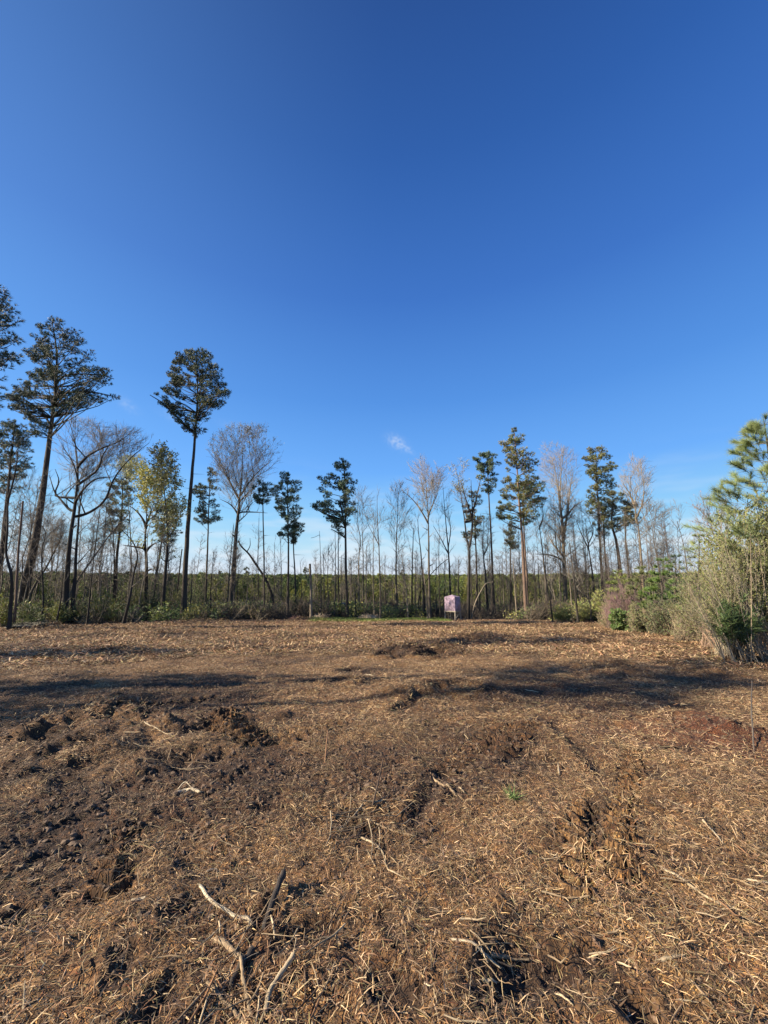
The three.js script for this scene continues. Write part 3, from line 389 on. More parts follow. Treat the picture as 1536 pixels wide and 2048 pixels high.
// BARE AND BUDDING TREES
const leafY = { n: 4, size: 0.2, col: [0.38, 0.36, 0.08] }, leafS = { n: 2, size: 0.1, col: GREEN.spring }, leafO = { n: 3, size: 0.18, col: [0.2, 0.2, 0.06] }, budP = { n: 1, size: 0.045, col: [0.25, 0.21, 0.15] }, budR = { n: 1, size: 0.07, col: [0.35, 0.18, 0.15] };
const G2 = 'leafless and budding trees along the far edge of the field';
for (const s of [
  { D: 27, w: 12, trunk: [[126, 1254], [132, 1180], [140, 1080], [150, 1010], [155, 960], [153, 910], [147, 872], [138, 842]], bark: 'dark', n: 420, crown: [[838, 125, 152], [860, 116, 270], [885, 112, 300], [920, 105, 300], [950, 118, 280], [990, 120, 240]], limbs: [[[140, 1020], [122, 1000], [110, 985], [103, 965], [99, 950]], [[110, 990, 0.3], [118, 962, 0.4], [110, 938, 0.5]], [[157, 932], [176, 912], [205, 896], [236, 884], [262, 866]], [[166, 1030, 0.3], [196, 1014, 0.4], [212, 996, 0.4], [224, 966, 0.4], [240, 940, 0.5], [268, 910, 0.5], [298, 886, 0.5]], [[152, 1002, -0.3], [170, 975, -0.3], [192, 958, -0.4], [236, 953, -0.5]], [[155, 970, -0.2], [176, 955, -0.3], [196, 938, -0.4], [205, 912, -0.4], [222, 884, -0.5]]], limbR: 0.1, up: 0.1, label: 'big dark bare tree with snapped left limb and limbs sweeping right' },
  { D: 27.6, w: 8, trunk: [[141, 1252], [148, 1180], [154, 1080], [162, 1000], [176, 930]], bark: 'dark', n: 160, crown: [[930, 160, 200], [980, 140, 210], [1040, 120, 205], [1110, 110, 200]], label: 'vine-wrapped dark stem hugging the big broken-limbed tree' },
  { D: 21.5, w: 6.5, trunk: [[18, 1260], [22, 1200], [23, 1150], [12, 1106], [15, 1060], [16, 1000], [19, 940], [23, 880]], bark: 'dark', n: 70, crown: [[850, 10, 40], [900, 5, 50], [960, 0, 50]], limbs: [[[16, 1000], [27, 960], [34, 920], [38, 880]]], limbR: 0.06, label: 'crooked forked stem at the left edge, foot in the mulch' },
  { D: 33, w: 5, trunk: [[60, 1200], [58, 1120], [62, 1050], [58, 990]], n: 240, crown: [[940, 30, 80], [980, 24, 95], [1040, 22, 105], [1090, 30, 100]], label: 'hazy bare tree right behind the thick leaning pine trunk' },
  { D: 30, w: 6, trunk: [[62, 1186], [95, 1130], [122, 1076], [140, 1040]], bark: 'grey', n: 60, start: 0.6, crown: [[1030, 120, 150], [1070, 100, 150]], label: 'grey trunk leaning steeply right towards the big broken-limbed tree' },
  { D: 26, w: 4.4, trunk: [[86, 1215], [84, 1100], [91, 1066], [80, 1046], [74, 1030]], bark: 'dark', n: 80, crown: [[985, 70, 125], [1030, 66, 125], [1080, 66, 115]], label: 'kinked dark stem between the leaning pine and big bare tree' },
  { D: 35, w: 4.5, trunk: [[227, 1190], [228, 1100], [222, 1040], [206, 1004]], bark: 'dark', n: 120, crown: [[985, 180, 215], [1020, 180, 250], [1080, 185, 262], [1110, 200, 262]], label: 'thin dark tree curving left in front of the yellowish pine' },
  { D: 38, w: 10, trunk: [[289, 1212], [293, 1130], [290, 1080], [293, 1040], [292, 1000]], bark: 'dark', n: 320, twig: 'grey', crown: [[915, 285, 320], [930, 255, 338], [950, 235, 346], [975, 272, 348], [1010, 286, 336]], limbs: [[[291, 1050], [280, 1030], [268, 1018], [252, 1008]], [[292, 1050], [302, 1025], [307, 1005]], [[289, 1096], [265, 1093], [244, 1090]], [[296, 1098], [308, 1088], [322, 1083]]], limbR: 0.14, leaf: leafY, label: 'thick-trunked tree flushing pale yellow-green leaves' },
  { D: 42, w: 4, trunk: [[262, 1200], [262, 1100], [258, 1020], [255, 960]], n: 200, twig: 'peach', crown: [[918, 225, 290], [940, 210, 300], [970, 220, 295]], leaf: { n: 4, size: 0.16, col: [0.42, 0.42, 0.2] }, label: 'pale cream-green budding tree left of the thick-trunked leafing tree' },
  { D: 31.5, w: 8, trunk: [[324, 1243], [330, 1150], [335, 1080], [331, 1010], [324, 930]], bark: 'dark', n: 420, crown: [[897, 308, 324], [915, 300, 345], [945, 304, 355], [985, 308, 362], [1020, 312, 372], [1060, 308, 350]], leaf: leafO, label: 'dark straight tree with olive leaves left of the tallest lone pine' },
  { D: 26.5, w: 6, trunk: [[246, 1252], [258, 1200], [267, 1150], [275, 1112], [270, 1092], [256, 1072], [244, 1060]], bark: 'dark', n: 14, crown: [[1050, 232, 270], [1090, 240, 290]], label: 'dark slanting sapling hooked over to the left at its top' },
  { D: 40, w: 12, trunk: [[462, 1224], [468, 1130], [473, 1060], [478, 1010], [483, 960], [486, 900]], bark: 'grey', twig: 'twigGrey', n: 620, crown: [[852, 455, 536], [872, 416, 545], [900, 406, 568], [935, 414, 560], [965, 424, 530], [1000, 438, 512], [1024, 446, 505]], limbs: [[[480, 1004], [468, 980], [455, 955], [440, 930], [418, 905]], [[482, 990], [498, 965], [520, 940], [545, 920]], [[476, 1030], [462, 1010], [440, 998]], [[478, 1026], [500, 1024], [535, 1026]]], limbR: 0.12, leaf: { n: 1, size: 0.13, col: [0.14, 0.15, 0.06] }, leafRows: [845, 908], label: 'broad fan-shaped tree budding only at its top' },
  { D: 43, w: 4, trunk: [[718, 1208], [718, 1110], [721, 1082], [715, 1040], [716, 1000]], twig: 'peach', n: 220, bark: 'tan', crown: [[978, 708, 738], [1010, 700, 746], [1050, 696, 748], [1085, 700, 738]], label: 'faint tan forked tree just right of the full middle pine' },
  { D: 39, w: 3.2, trunk: [[726, 1215], [726, 1100], [724, 1050], [727, 1005]], n: 90, crown: [[985, 715, 742], [1040, 716, 745], [1070, 718, 738]], label: 'straight thin stem touching the faint tan forked tree' },
  { D: 32.5, w: 3.8, trunk: [[761, 1239], [760, 1150], [757, 1080], [755, 1030], [754, 990]], n: 130, tw: 3, crown: [[984, 746, 764], [1010, 740, 776], [1040, 734, 786], [1072, 736, 776]], limbs: [[[758, 1092], [746, 1068], [736, 1050]]], limbR: 0.04, label: 'slim open bare tree right of the chip pile' },
  { D: 38, w: 4.8, trunk: [[794, 1224], [792, 1140], [793, 1080], [795, 1030], [797, 985]], twig: 'peach', bark: 'grey', n: 360, crown: [[970, 786, 810], [1000, 775, 822], [1030, 774, 826], [1070, 778, 820], [1085, 784, 812]], label: 'upright bare tree with peach twigs in the gap left of the blind' },
  { D: 33, w: 6.2, trunk: [[860, 1237], [858, 1150], [857, 1060], [855, 1010], [850, 950]], twig: 'peach', bark: 'grey', n: 520, crown: [[911, 830, 864], [932, 812, 880], [960, 814, 888], [985, 826, 884], [1012, 842, 876]], limbs: [[[857, 1048], [840, 1018], [822, 996], [802, 980]], [[857, 1030], [866, 1008], [876, 985]]], limbR: 0.08, leaf: budP, label: 'tall pale-twigged tree left of the blind with one long left limb' },
  { D: 34.5, w: 5.2, trunk: [[849, 1236], [846, 1160], [841, 1100], [836, 1050], [836, 1030]], bark: 'dark', n: 180, crown: [[1018, 824, 852], [1050, 818, 856], [1086, 826, 856]], label: 'dark leaning tree standing close left of the tall pale-twigged one' },
  { D: 37, w: 4.8, trunk: [[902, 1235], [898, 1120], [893, 1060], [888, 1000], [885, 965]], bark: 'dark', twig: 'peach', n: 200, crown: [[958, 868, 894], [1000, 868, 902], [1040, 874, 908], [1090, 870, 908]], limbs: [[[896, 1102], [901, 1060], [897, 1024]], [[893, 1100], [880, 1074], [867, 1052]]], limbR: 0.06, leaf: budP, label: 'dark tree rising straight behind the blind' },
  { D: 33, w: 6.6, trunk: [[936, 1240], [938, 1150], [938, 1100], [934, 1080], [929, 1040], [921, 985], [914, 945]], bark: 'dark', twig: 'peach', n: 340, crown: [[907, 906, 926], [925, 900, 930], [955, 900, 932], [975, 904, 930], [1010, 912, 950]], limbs: [[[938, 1096], [943, 1070], [945, 1030], [943, 985], [942, 960]], [[943, 1040, 0.3], [932, 1000, 0.4], [922, 965, 0.4]], [[945, 1020], [955, 985], [963, 950]]], limbR: 0.11, leaf: { n: 3, size: 0.11, col: [0.36, 0.33, 0.13] }, leafRows: [895, 978], label: 'Y-forked dark tree right of the blind with pale yellow tip' },
  { D: 38, w: 5.2, trunk: [[976, 1228], [971, 1150], [967, 1112], [966, 1070], [968, 1040]], bark: 'dark', n: 120, crown: [[1010, 955, 985], [1050, 954, 990], [1080, 956, 986]], limbs: [[[967, 1112], [975, 1094], [974, 1066]]], limbR: 0.07, label: 'crooked dark stem with a wishbone fork right of the Y-forked tree' },
  { D: 36, w: 5.6, trunk: [[1095, 1237], [1090, 1150], [1083, 1085], [1078, 1050], [1072, 1030]], bark: 'grey', n: 180, crown: [[1000, 1062, 1098], [1040, 1058, 1098], [1075, 1064, 1096]], limbs: [[[1079, 1056], [1086, 1035], [1084, 1010]]], limbR: 0.08, label: 'grey tree forked like a tuning fork right of the pink-trunked pines' },
  { D: 38, w: 9.5, trunk: [[1131, 1226], [1130, 1150], [1127, 1090], [1122, 1030], [1116, 980], [1108, 930]], bark: 'tan', twig: 'peach', n: 760, step: 0.42, crown: [[891, 1086, 1112], [905, 1076, 1150], [930, 1078, 1160], [960, 1084, 1158], [990, 1094, 1152], [1020, 1098, 1150], [1060, 1088, 1158], [1100, 1090, 1156]], limbs: [[[1127, 1080], [1134, 1030], [1140, 980], [1146, 940]], [[1126, 1060], [1120, 1000], [1122, 950], [1126, 915]], [[1126, 1112], [1108, 1090], [1094, 1066]], [[1127, 1122], [1100, 1110], [1064, 1108]], [[1134, 1030], [1150, 1012], [1168, 1000]]], limbR: 0.13, leaf: budP, label: 'big pale many-stemmed tree with dense tan twigs' },
  { D: 38, w: 5.2, trunk: [[1192, 1222], [1185, 1150], [1178, 1100], [1173, 1060], [1170, 1035]], bark: 'grey', n: 160, crown: [[1005, 1150, 1192], [1040, 1145, 1200], [1085, 1150, 1196]], limbs: [[[1177, 1098], [1164, 1070], [1152, 1040]], [[1176, 1090], [1186, 1066], [1184, 1040]]], limbR: 0.07, label: 'grey open-limbed tree left of the flat-topped pine' },
  { D: 33, w: 6.4, trunk: [[1291, 1240], [1283, 1120], [1276, 1050], [1268, 1010], [1262, 970]], bark: 'tan', twig: 'peach', n: 420, crown: [[918, 1256, 1282], [940, 1246, 1302], [975, 1240, 1306], [1010, 1248, 1300], [1050, 1262, 1304]], limbs: [[[1272, 1040], [1284, 1010], [1288, 980], [1287, 955]], [[1268, 1010], [1258, 985], [1246, 968]]], limbR: 0.09, label: 'sunlit pale bare tree, last large one before the right thicket' },
  { D: 30, w: 4.5, trunk: [[1332, 1230], [1318, 1140], [1308, 1080], [1302, 1040]], bark: 'grey', n: 300, up: 0, crown: [[1010, 1290, 1318], [1024, 1286, 1344], [1040, 1288, 1336], [1080, 1294, 1344], [1130, 1296, 1346]], label: 'feathery grey tree spreading right over the thicket' },
  { D: 25, w: 3.6, trunk: [[1392, 1230], [1376, 1150], [1366, 1085], [1354, 1042]], bark: 'grey', n: 110, up: 0.05, tw: 3, crown: [[1012, 1338, 1372], [1050, 1340, 1388], [1095, 1346, 1398], [1130, 1350, 1400]], label: 'wispy bare tree showing over the thicket gap left of the right-hand pine' },
  { D: 22, w: 4, trunk: [[1470, 1250], [1440, 1120], [1425, 1060], [1412, 1020]], bark: 'grey', n: 300, up: 0.1, crown: [[1005, 1395, 1450], [1030, 1388, 1480], [1080, 1392, 1500], [1130, 1400, 1500]], leaf: budR, label: 'reddish-budded twiggy tree behind the large arching bush' },
  { D: 58, w: 5, trunk: [[104, 1195], [104, 1110], [108, 1060]], n: 260, crown: [[1040, 60, 130], [1090, 40, 150], [1130, 50, 160]], label: 'distant twiggy tree filling the gap left of the big bare tree' },
]) bare({ seed: seed++, group: G2, ...s });

// dead and broken stems
for (const s of [
  { name: 'dead_tree', D: 38, w: 6.5, trunk: [[548, 1212], [536, 1168], [526, 1150], [510, 1126], [496, 1106], [482, 1092], [477, 1082]], bark: 'dark', top: 0.4, limbs: [[[494, 1104], [500, 1092], [500, 1076]], [[533, 1160], [534, 1150], [523, 1136]]], limbR: 0.06, label: 'black twisted dead trunk leaning left with a hooked tip' },
  { name: 'broken_snag', D: 32.5, w: 6, trunk: [[622, 1240], [622, 1180], [620, 1128]], bark: 'pale', top: 0.75, flare: 0.1, label: 'pale broken-off snag without branches left of the full middle pine' },
  { name: 'dead_tree', D: 33, w: 2.8, trunk: [[641, 1239], [642, 1150], [639, 1062]], bark: 'grey', limbs: [[[639, 1070], [630, 1074], [622, 1076]]], limbR: 0.02, label: 'thin dead pole with one short twig right of the pale snag' },
  { name: 'broken_snag', D: 24, w: 4.5, trunk: [[32, 1235], [37, 1100], [46, 1002]], bark: 'pink', top: 0.7, label: 'thin reddish snapped stem left of the thick leaning pine trunk' },
  { name: 'fallen_trunk', D: 28, w: 4.6, trunk: [[140, 1188], [185, 1118], [224, 1064], [256, 1030]], bark: 'pale', top: 0.5, label: 'pale broken pole propped diagonally right of the big bare tree' },
  { name: 'dead_tree', D: 37, w: 3.2, trunk: [[352, 1205], [358, 1150], [364, 1098]], bark: 'dark', top: 0.7, label: 'short dark dead pole left of the tallest lone pine trunk' },
  { name: 'bent_sapling', D: 33, w: 3.4, trunk: [[942, 1238], [950, 1208], [962, 1182], [974, 1166], [986, 1164]], bark: 'pale', top: 0.5, limbs: [[[953, 1206], [944, 1194], [935, 1186]]], limbR: 0.03, label: 'pale sapling bent over in an arch right of the blind' },
  { name: 'bent_sapling', D: 29, w: 3.2, trunk: [[1182, 1250], [1181, 1212], [1168, 1184], [1148, 1160]], bark: 'dark', n: 20, crown: [[1150, 1130, 1165], [1190, 1140, 1175]], label: 'dark sapling kinked left, last stem before the right thicket' },
  { name: 'fallen_trunk', D: 37, w: 2.4, trunk: [[838, 1196], [858, 1154], [880, 1130], [896, 1118]], bark: 'dark', top: 0.5, label: 'thin dark pole leaning across the tall pale-twigged trunk' },
]) bare({ seed: seed++, cat: 'dead tree', flare: 0.1, ...s });

// SAPLINGS, each between two things that one can find
const marks = [[-20, 'the left edge'], [36, 'the thick leaning pine'], [128, 'the big broken-limbed tree'], [232, 'the yellowish pine'], [292, 'the pale yellow-green tree'], [366, 'the tallest lone pine'], [463, 'the fan-shaped tree'], [529, 'the pole-thin pine'], [576, 'the slender pointed pine'], [622, 'the pale snag'], [694, 'the full middle pine'], [761, 'the slim open bare tree'], [795, 'the peach-twigged tree'], [859, 'the tall pale-twigged tree'], [904, 'the blind'], [938, 'the Y-forked tree'], [988, 'the slim high-crowned pine'], [1052, 'the pink-trunked pine'], [1094, 'the tuning-fork tree'], [1130, 'the pale many-stemmed tree'], [1206, 'the flat-topped pine'], [1290, 'the right thicket']];
const ord = ['', 'second ', 'third ', 'fourth ', 'fifth ', 'sixth ', 'seventh ', 'eighth ', 'ninth '];
{
  const L = [[112, 1252, 127, 1140, 3.6, 24, 'dark'], [174, 1249, 200, 1020, 3.4, 25, 'dark'], [303, 1240, 318, 1080, 3, 33, 'dark'], [216, 1210, 214, 1110, 2.6, 36, 'grey'], [272, 1200, 282, 1110, 2.4, 40, 'grey'], [420, 1240, 428, 1100, 3, 33, 'dark'], [378, 1238, 384, 1120, 3, 33.5, 'grey'], [453, 1240, 467, 1050, 3.2, 34, 'grey'], [474, 1222, 476, 1110, 2.2, 40, 'grey'], [517, 1212, 518, 1036, 2.6, 39, 'dark'], [488, 1238, 496, 1150, 2.2, 34, 'pale'], [545, 1215, 549, 1085, 2, 45, 'grey'], [561, 1228, 560, 1075, 2.2, 39, 'grey'], [566, 1230, 553, 1160, 2.4, 36, 'pale'], [603, 1220, 600, 1120, 2, 42, 'grey'], [647, 1239, 646, 1110, 2.2, 34, 'grey'], [658, 1238, 657, 1090, 2.4, 34, 'grey'], [669, 1238, 670, 1060, 2.6, 34, 'grey'], [678, 1236, 677, 1052, 3.6, 35, 'dark'], [684, 1232, 683, 1110, 2, 37, 'grey'], [705, 1230, 703, 1120, 2.2, 38, 'grey'], [712, 1238, 713, 1150, 2.6, 34, 'dark'], [734, 1232, 733, 1090, 2.2, 38, 'grey'], [741, 1234, 740, 1100, 2, 37, 'grey'], [749, 1237, 747, 1062, 2.8, 33, 'tan'], [773, 1228, 770, 1110, 2.2, 40, 'grey'], [785, 1226, 784, 1120, 2, 42, 'grey'], [817, 1236, 803, 1110, 3.2, 34, 'pale'], [824, 1230, 827, 1056, 3.8, 37, 'dark'], [831, 1232, 832, 1110, 2.4, 37, 'grey'], [840, 1234, 842, 1130, 2.2, 36, 'dark'], [856, 1240, 847, 1140, 3, 32.5, 'pale'], [874, 1234, 874, 1110, 2, 36, 'grey'], [881, 1240, 878, 1076, 2.8, 33, 'dark'], [887, 1234, 889, 1120, 2.4, 36, 'dark'], [914, 1234, 910, 1130, 2.4, 36, 'pale'], [920, 1230, 918, 1120, 2.4, 40, 'grey'], [961, 1232, 958, 1110, 2.4, 37, 'grey'], [983, 1234, 980, 1150, 2.6, 36, 'pale'], [1009, 1238, 1004, 1110, 2.4, 34, 'grey'], [1034, 1240, 1026, 1120, 3.2, 33, 'pale'], [1074, 1236, 1066, 1100, 2.6, 35, 'dark'], [1081, 1230, 1076, 1120, 2.2, 39, 'grey'], [1106, 1248, 1100, 1150, 3, 28.5, 'dark'], [1121, 1236, 1114, 1130, 2.4, 34, 'pale'], [1113, 1232, 1102, 1150, 2.2, 36, 'pale'], [1145, 1240, 1134, 1120, 2.6, 33, 'pale'], [1157, 1252, 1139, 1086, 4.4, 27.5, 'dark'], [1200, 1235, 1192, 1160, 2.6, 34, 'pale'], [1178, 1228, 1172, 1130, 2, 39, 'grey'], [1166, 1232, 1162, 1140, 2.2, 37, 'grey'], [1270, 1230, 1262, 1120, 2.4, 34, 'grey'], [1302, 1230, 1296, 1100, 3, 31, 'grey']].sort((a, b) => a[0] - b[0]);
  const count = new Map();
  for (const [x, y, tx, ty, w, D, bark] of L) {
    let i = 0; while (i < marks.length - 2 && marks[i + 1][0] < x) i++;
    const look = { dark: 'dark', grey: 'grey', pale: 'pale', tan: 'tan' }[bark], key = look + i, k = count.get(key) ?? 0; count.set(key, k + 1);
    const hgt = y - ty, mx = x + (tx - x) * 0.5 + rr(-2.5, 2.5);
    bare({ seed: seed++, name: 'sapling', cat: 'sapling', D, w, bark, trunk: [[x, y], [mx, y - hgt * 0.5], [tx, ty]], top: 0.3, n: Math.round(hgt / 3), start: 0.3, tw: 3, side: 0.5, step: 0.35, tl: 1, crown: [[ty, tx - 5, tx + 5], [ty + hgt * 0.2, tx - 18, tx + 18], [ty + hgt * 0.65, mx - 16, mx + 16]], group: 'thin saplings along the woods edge', label: `${ord[k] ?? ''}${look} sapling going right from ${marks[i][1]} to ${marks[i + 1][1]}` });
  }
}

// ---------------------------------------------------------------- trees beyond the left edge: their shadows lie across the field
for (const [x, z, h, cf, w, lab] of [
  [-31, -2.6, 15, 0.4, 1.5, 'pine out of view on the left, shading the near left of the field'],
  [-30, -1.0, 14.5, 0.35, 1.5, 'second pine out of view on the left beside the first'],
  [-35, -1.4, 24, 0.84, 1.35, 'tall pine out of view on the left, its trunk shadow crossing the field'],
  [-37.5, 0.9, 23.5, 0.88, 1.1, 'tall pine out of view on the left behind the taller one'],
  [-32, -7.6, 13.5, 0.45, 1.6, 'shorter pine out of view on the left near the leaning stems'],
  [-30, -8.6, 20, 0.84, 1.4, 'slender pine out of view on the left towards the woods'],
]) {
  R = rngOf(seed++); const base = V(x, heightAt(x, z), z), t = thing('pine_tree', lab, 'pine tree', base, 'pines beyond the left edge of the view'), tb = new MB(base), bb = new MB(base), nb = new MB(base);
  const path = Array.from({ length: 12 }, (_, i) => V(x + 0.3 * nz(i * 0.3, x), base.y + h * i / 11 - (i ? 0 : 0.1), z + 0.3 * nz(i * 0.3, x, 4))), rad = trunkRadii(12, h * 0.011, 0.04);
  tb.tube(path, rad, 8, () => vary(BARK.pine, 0.1), 0.1); tb.build('trunk', M.bark, t);
  for (let i = 0; i < (cf > 0.6 ? 26 : 56); i++) { const q = rr(cf, 1), a = R() * 6.3, l = w * Math.sin(Math.PI * Math.pow((q - cf) / (1 - cf), 0.8) * 0.9 + 0.25) * rr(0.4, 1), o = along(path, Math.max(0.1, q - 0.04)), c = V(o.x + Math.cos(a) * l, o.y + 0.4 * l, o.z + Math.sin(a) * l); bb.tube([o, c], [0.05, 0.015], 4, BARK.pine); for (let j = 0; j < 24; j++) { const d = V(rr(-1, 1), rr(-0.6, 0.6), rr(-1, 1)); tuft(nb, c.clone().addScaledVector(d, 0.5), d.setY(d.y + 0.4).normalize(), 0.28, 7, 0.04, GREEN.pine); } }
  bb.build('branches', M.twig, t, 'stuff'); nb.build('crown', M.needle, t, 'stuff');
}

// ---------------------------------------------------------------- young pine plantation and far woods
function coniferGeo(sd, h, wd, n, col) {
  R = rngOf(sd); const mb = new MB();
  mb.twig(V(0, 0, 0), V(0, h, 0), 0.06, BARK.dark);
  for (let i = 0; i < n; i++) { const q = Math.pow(R(), 0.8), y = h * lerp(0.1, 0.98, q), l = wd * Math.pow(1 - q, 0.75) * rr(0.5, 1.05) + 0.1, a = R() * 6.3, p = V(Math.cos(a) * l, y + l * 0.3, Math.sin(a) * l), d = V(Math.cos(a), 0.7, Math.sin(a)).normalize(); tuft(mb, p, d, h * 0.085, 9, h * 0.013, tone(col, rr(0.7, 1.25), rr(-0.08, 0.12)), 0.9); if (i % 4 === 0) mb.twig(V(0, y - 0.1, 0), p, 0.02, BARK.dark); }
  return mb.geometry();
}
{
  const grp = new THREE.Group(); grp.name = 'pine_plantation'; tag(grp, 'dense wall of young green pines beyond the tree line', 'plantation', null, 'stuff'); scene.add(grp);
  const geos = [0, 1, 2, 3].map((i) => coniferGeo(900 + i, 5, 1.35, 170, [[0.125, 0.16, 0.04], [0.15, 0.18, 0.042], [0.09, 0.135, 0.045], [0.18, 0.19, 0.042]][i])), lists = [[], [], [], []];
  R = rngOf(77);
  for (let r = 62; r < 330; r += r < 100 ? 2.1 : r < 160 ? 4 : 9) { const da = (r < 100 ? 2.1 : r < 160 ? 2.8 : 4) / r; for (let a = -0.98; a < 0.98; a += da) { const q = r + rr(-1.2, 1.2), b = a + rr(-0.5, 0.5) * da; lists[Math.floor(R() * 4)].push([Math.sin(b) * q, -Math.cos(b) * q, (r < 80 ? rr(0.5, 1.08) : rr(0.72, 1.1)) * (r > 160 ? 1.1 : 1), rr(0.7, 1.25)]); } }
  const m4 = new THREE.Matrix4(), q4 = new THREE.Quaternion(), c3 = new THREE.Color();
  geos.forEach((g, i) => { const im = new THREE.InstancedMesh(g, M.needle, lists[i].length); im.name = 'young_pines'; im.userData.kind = 'stuff'; im.castShadow = im.receiveShadow = true; lists[i].forEach(([x, z, s, k], j) => { q4.setFromAxisAngle(V(0, 1, 0), j * 2.4); im.setMatrixAt(j, m4.compose(V(x, macro(x, z) - 0.15, z), q4, V(s * 1.1, s, s * 1.1))); im.setColorAt(j, c3.setRGB(k, k, k * 0.95)); }); grp.add(im); });
  const far = new THREE.Group(); far.name = 'far_woods'; tag(far, 'thin dark line of far woods on the horizon', 'woods', null, 'stuff'); scene.add(far);
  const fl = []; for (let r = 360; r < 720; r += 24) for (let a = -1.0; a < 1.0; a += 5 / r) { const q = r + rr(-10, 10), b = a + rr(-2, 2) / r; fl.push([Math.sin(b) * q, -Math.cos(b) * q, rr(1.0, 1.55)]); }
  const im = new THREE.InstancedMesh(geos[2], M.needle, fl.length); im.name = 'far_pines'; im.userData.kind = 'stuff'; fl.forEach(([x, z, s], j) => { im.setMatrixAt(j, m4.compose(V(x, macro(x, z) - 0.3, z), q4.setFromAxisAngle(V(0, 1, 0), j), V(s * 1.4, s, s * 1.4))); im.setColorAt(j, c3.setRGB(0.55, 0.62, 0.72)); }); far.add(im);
  for (const [x, yt, yb, w, lab] of [[492, 1131, 1158, 20, 'lone far pine showing over the plantation right of the fan-shaped tree'], [440, 1141, 1158, 14, 'low round far pine over the plantation left of the fan-shaped tree'], [611, 1134, 1158, 19, 'far pine poking over the plantation just left of the pale snag'], [803, 1139, 1158, 18, 'far pine over the plantation right of the peach-twigged tree'], [975, 1139, 1158, 12, 'small far pine over the plantation behind the wishbone-forked stem']])
    pine({ seed: seed++, D: 120, w: 2.4, trunk: [[x, yb], [x, yt]], cr: 0.9, dense: 1.3, tufts: 14, len: 0.55, bw: 0.12, stubs: 0, crown: [[yt, x - w * 0.2, x + w * 0.2], [yt + 7, x - w * 0.45, x + w * 0.4], [yt + 14, x - w * 0.35, x + w * 0.5], [yt + 18, x - w * 0.2, x + w * 0.2]], label: lab, group: 'far pines rising over the plantation' });
}

// ---------------------------------------------------------------- the thin bare stand that fills the woods behind the trees one can tell apart
{
  const grp = new THREE.Group(); grp.name = 'bare_thicket'; tag(grp, 'hazy stand of thin leafless stems deep in the woods', 'woods', null, 'stuff'); scene.add(grp);
  const geos = [0, 1, 2, 3].map((i) => { R = rngOf(950 + i); const mb = new MB(), H = 8, path = Array.from({ length: 8 }, (_, j) => V(0.25 * nz(j * 0.5, i), H * j / 7, 0.25 * nz(j * 0.5, i, 7))); const c = [[0.1, 0.082, 0.066], [0.075, 0.062, 0.05], [0.14, 0.115, 0.09], [0.11, 0.085, 0.07]][i]; mb.tube(path, path.map((_, j) => lerp(0.036, 0.01, j / 7)), 4, c);
    for (let j = 0; j < 26; j++) { const q = rr(0.3, 1), o = along(path, q), a = R() * 6.3, l = rr(0.6, 1.8) * (1.25 - q), e = V(o.x + Math.cos(a) * l, o.y + l * rr(0.3, 1.2), o.z + Math.sin(a) * l); mb.twig(o, e, 0.014, vary(c, 0.3)); for (let g = 0; g < 7; g++) { const p = o.clone().lerp(e, rr(0.2, 1)); mb.twig(p, V(p.x + rr(-0.5, 0.5), p.y + rr(-0.1, 0.6), p.z + rr(-0.5, 0.5)), 0.009, vary(c, 0.3)); } } return mb.geometry(); }), lists = [[], [], [], []];
  R = rngOf(96); const m4 = new THREE.Matrix4(), q4 = new THREE.Quaternion();
  for (let i = 0; i < 270; i++) { const a = rr(-0.92, 0.75), r = rr(38, 60), x = Math.sin(a) * r, z = -Math.cos(a) * r, tall = 0.45 + 0.55 * sm(-0.3, 0.5, nz(a * 9, 4)); lists[i % 4].push([x, z, rr(0.45, 1.15) * (0.55 + 0.6 * tall)]); }
  for (let i = 0; i < 150; i++) { const a = i % 2 ? rr(0.2, 0.66) : rr(-0.88, -0.5), r = rr(36, 54); lists[i % 4].push([Math.sin(a) * r, -Math.cos(a) * r, rr(0.7, 1.35)]); }
  geos.forEach((g, i) => { const im = new THREE.InstancedMesh(g, M.twig, lists[i].length); im.name = 'thin_stems'; im.userData.kind = 'stuff'; lists[i].forEach(([x, z, s], j) => im.setMatrixAt(j, m4.compose(V(x, macro(x, z) - 0.1, z), q4.setFromEuler(new THREE.Euler(rr(-0.06, 0.06), j * 1.7, rr(-0.06, 0.06))), V(s, s, s)))); grp.add(im); });
}

// ---------------------------------------------------------------- undergrowth, shrubs, thicket
function brushGeo(sd, n, h, spread, col) {
  R = rngOf(sd); const mb = new MB();
  for (let i = 0; i < n; i++) { const a = R() * 6.3, b = V(Math.cos(a) * rr(0, spread * 0.5), 0, Math.sin(a) * rr(0, spread * 0.5)), hh = h * rr(0.4, 1), e = V(b.x + rr(-spread, spread), hh, b.z + rr(-spread, spread)), m = b.clone().lerp(e, 0.5); m.x += rr(-0.1, 0.1); const c = vary(col, 0.4, 0.08); mb.tube([b, m, e], [0.017, 0.012, 0.005], 3, c);
    for (let j = 0; j < 6; j++) { const p = m.clone().lerp(j % 2 ? e : b, rr(0, 0.9)), d = V(rr(-1, 1), rr(-0.2, 1), rr(-1, 1)).normalize(); mb.twig(p, p.clone().addScaledVector(d, rr(0.2, 0.7) * h * 0.5), 0.009, c); } }
  return mb.geometry();
}
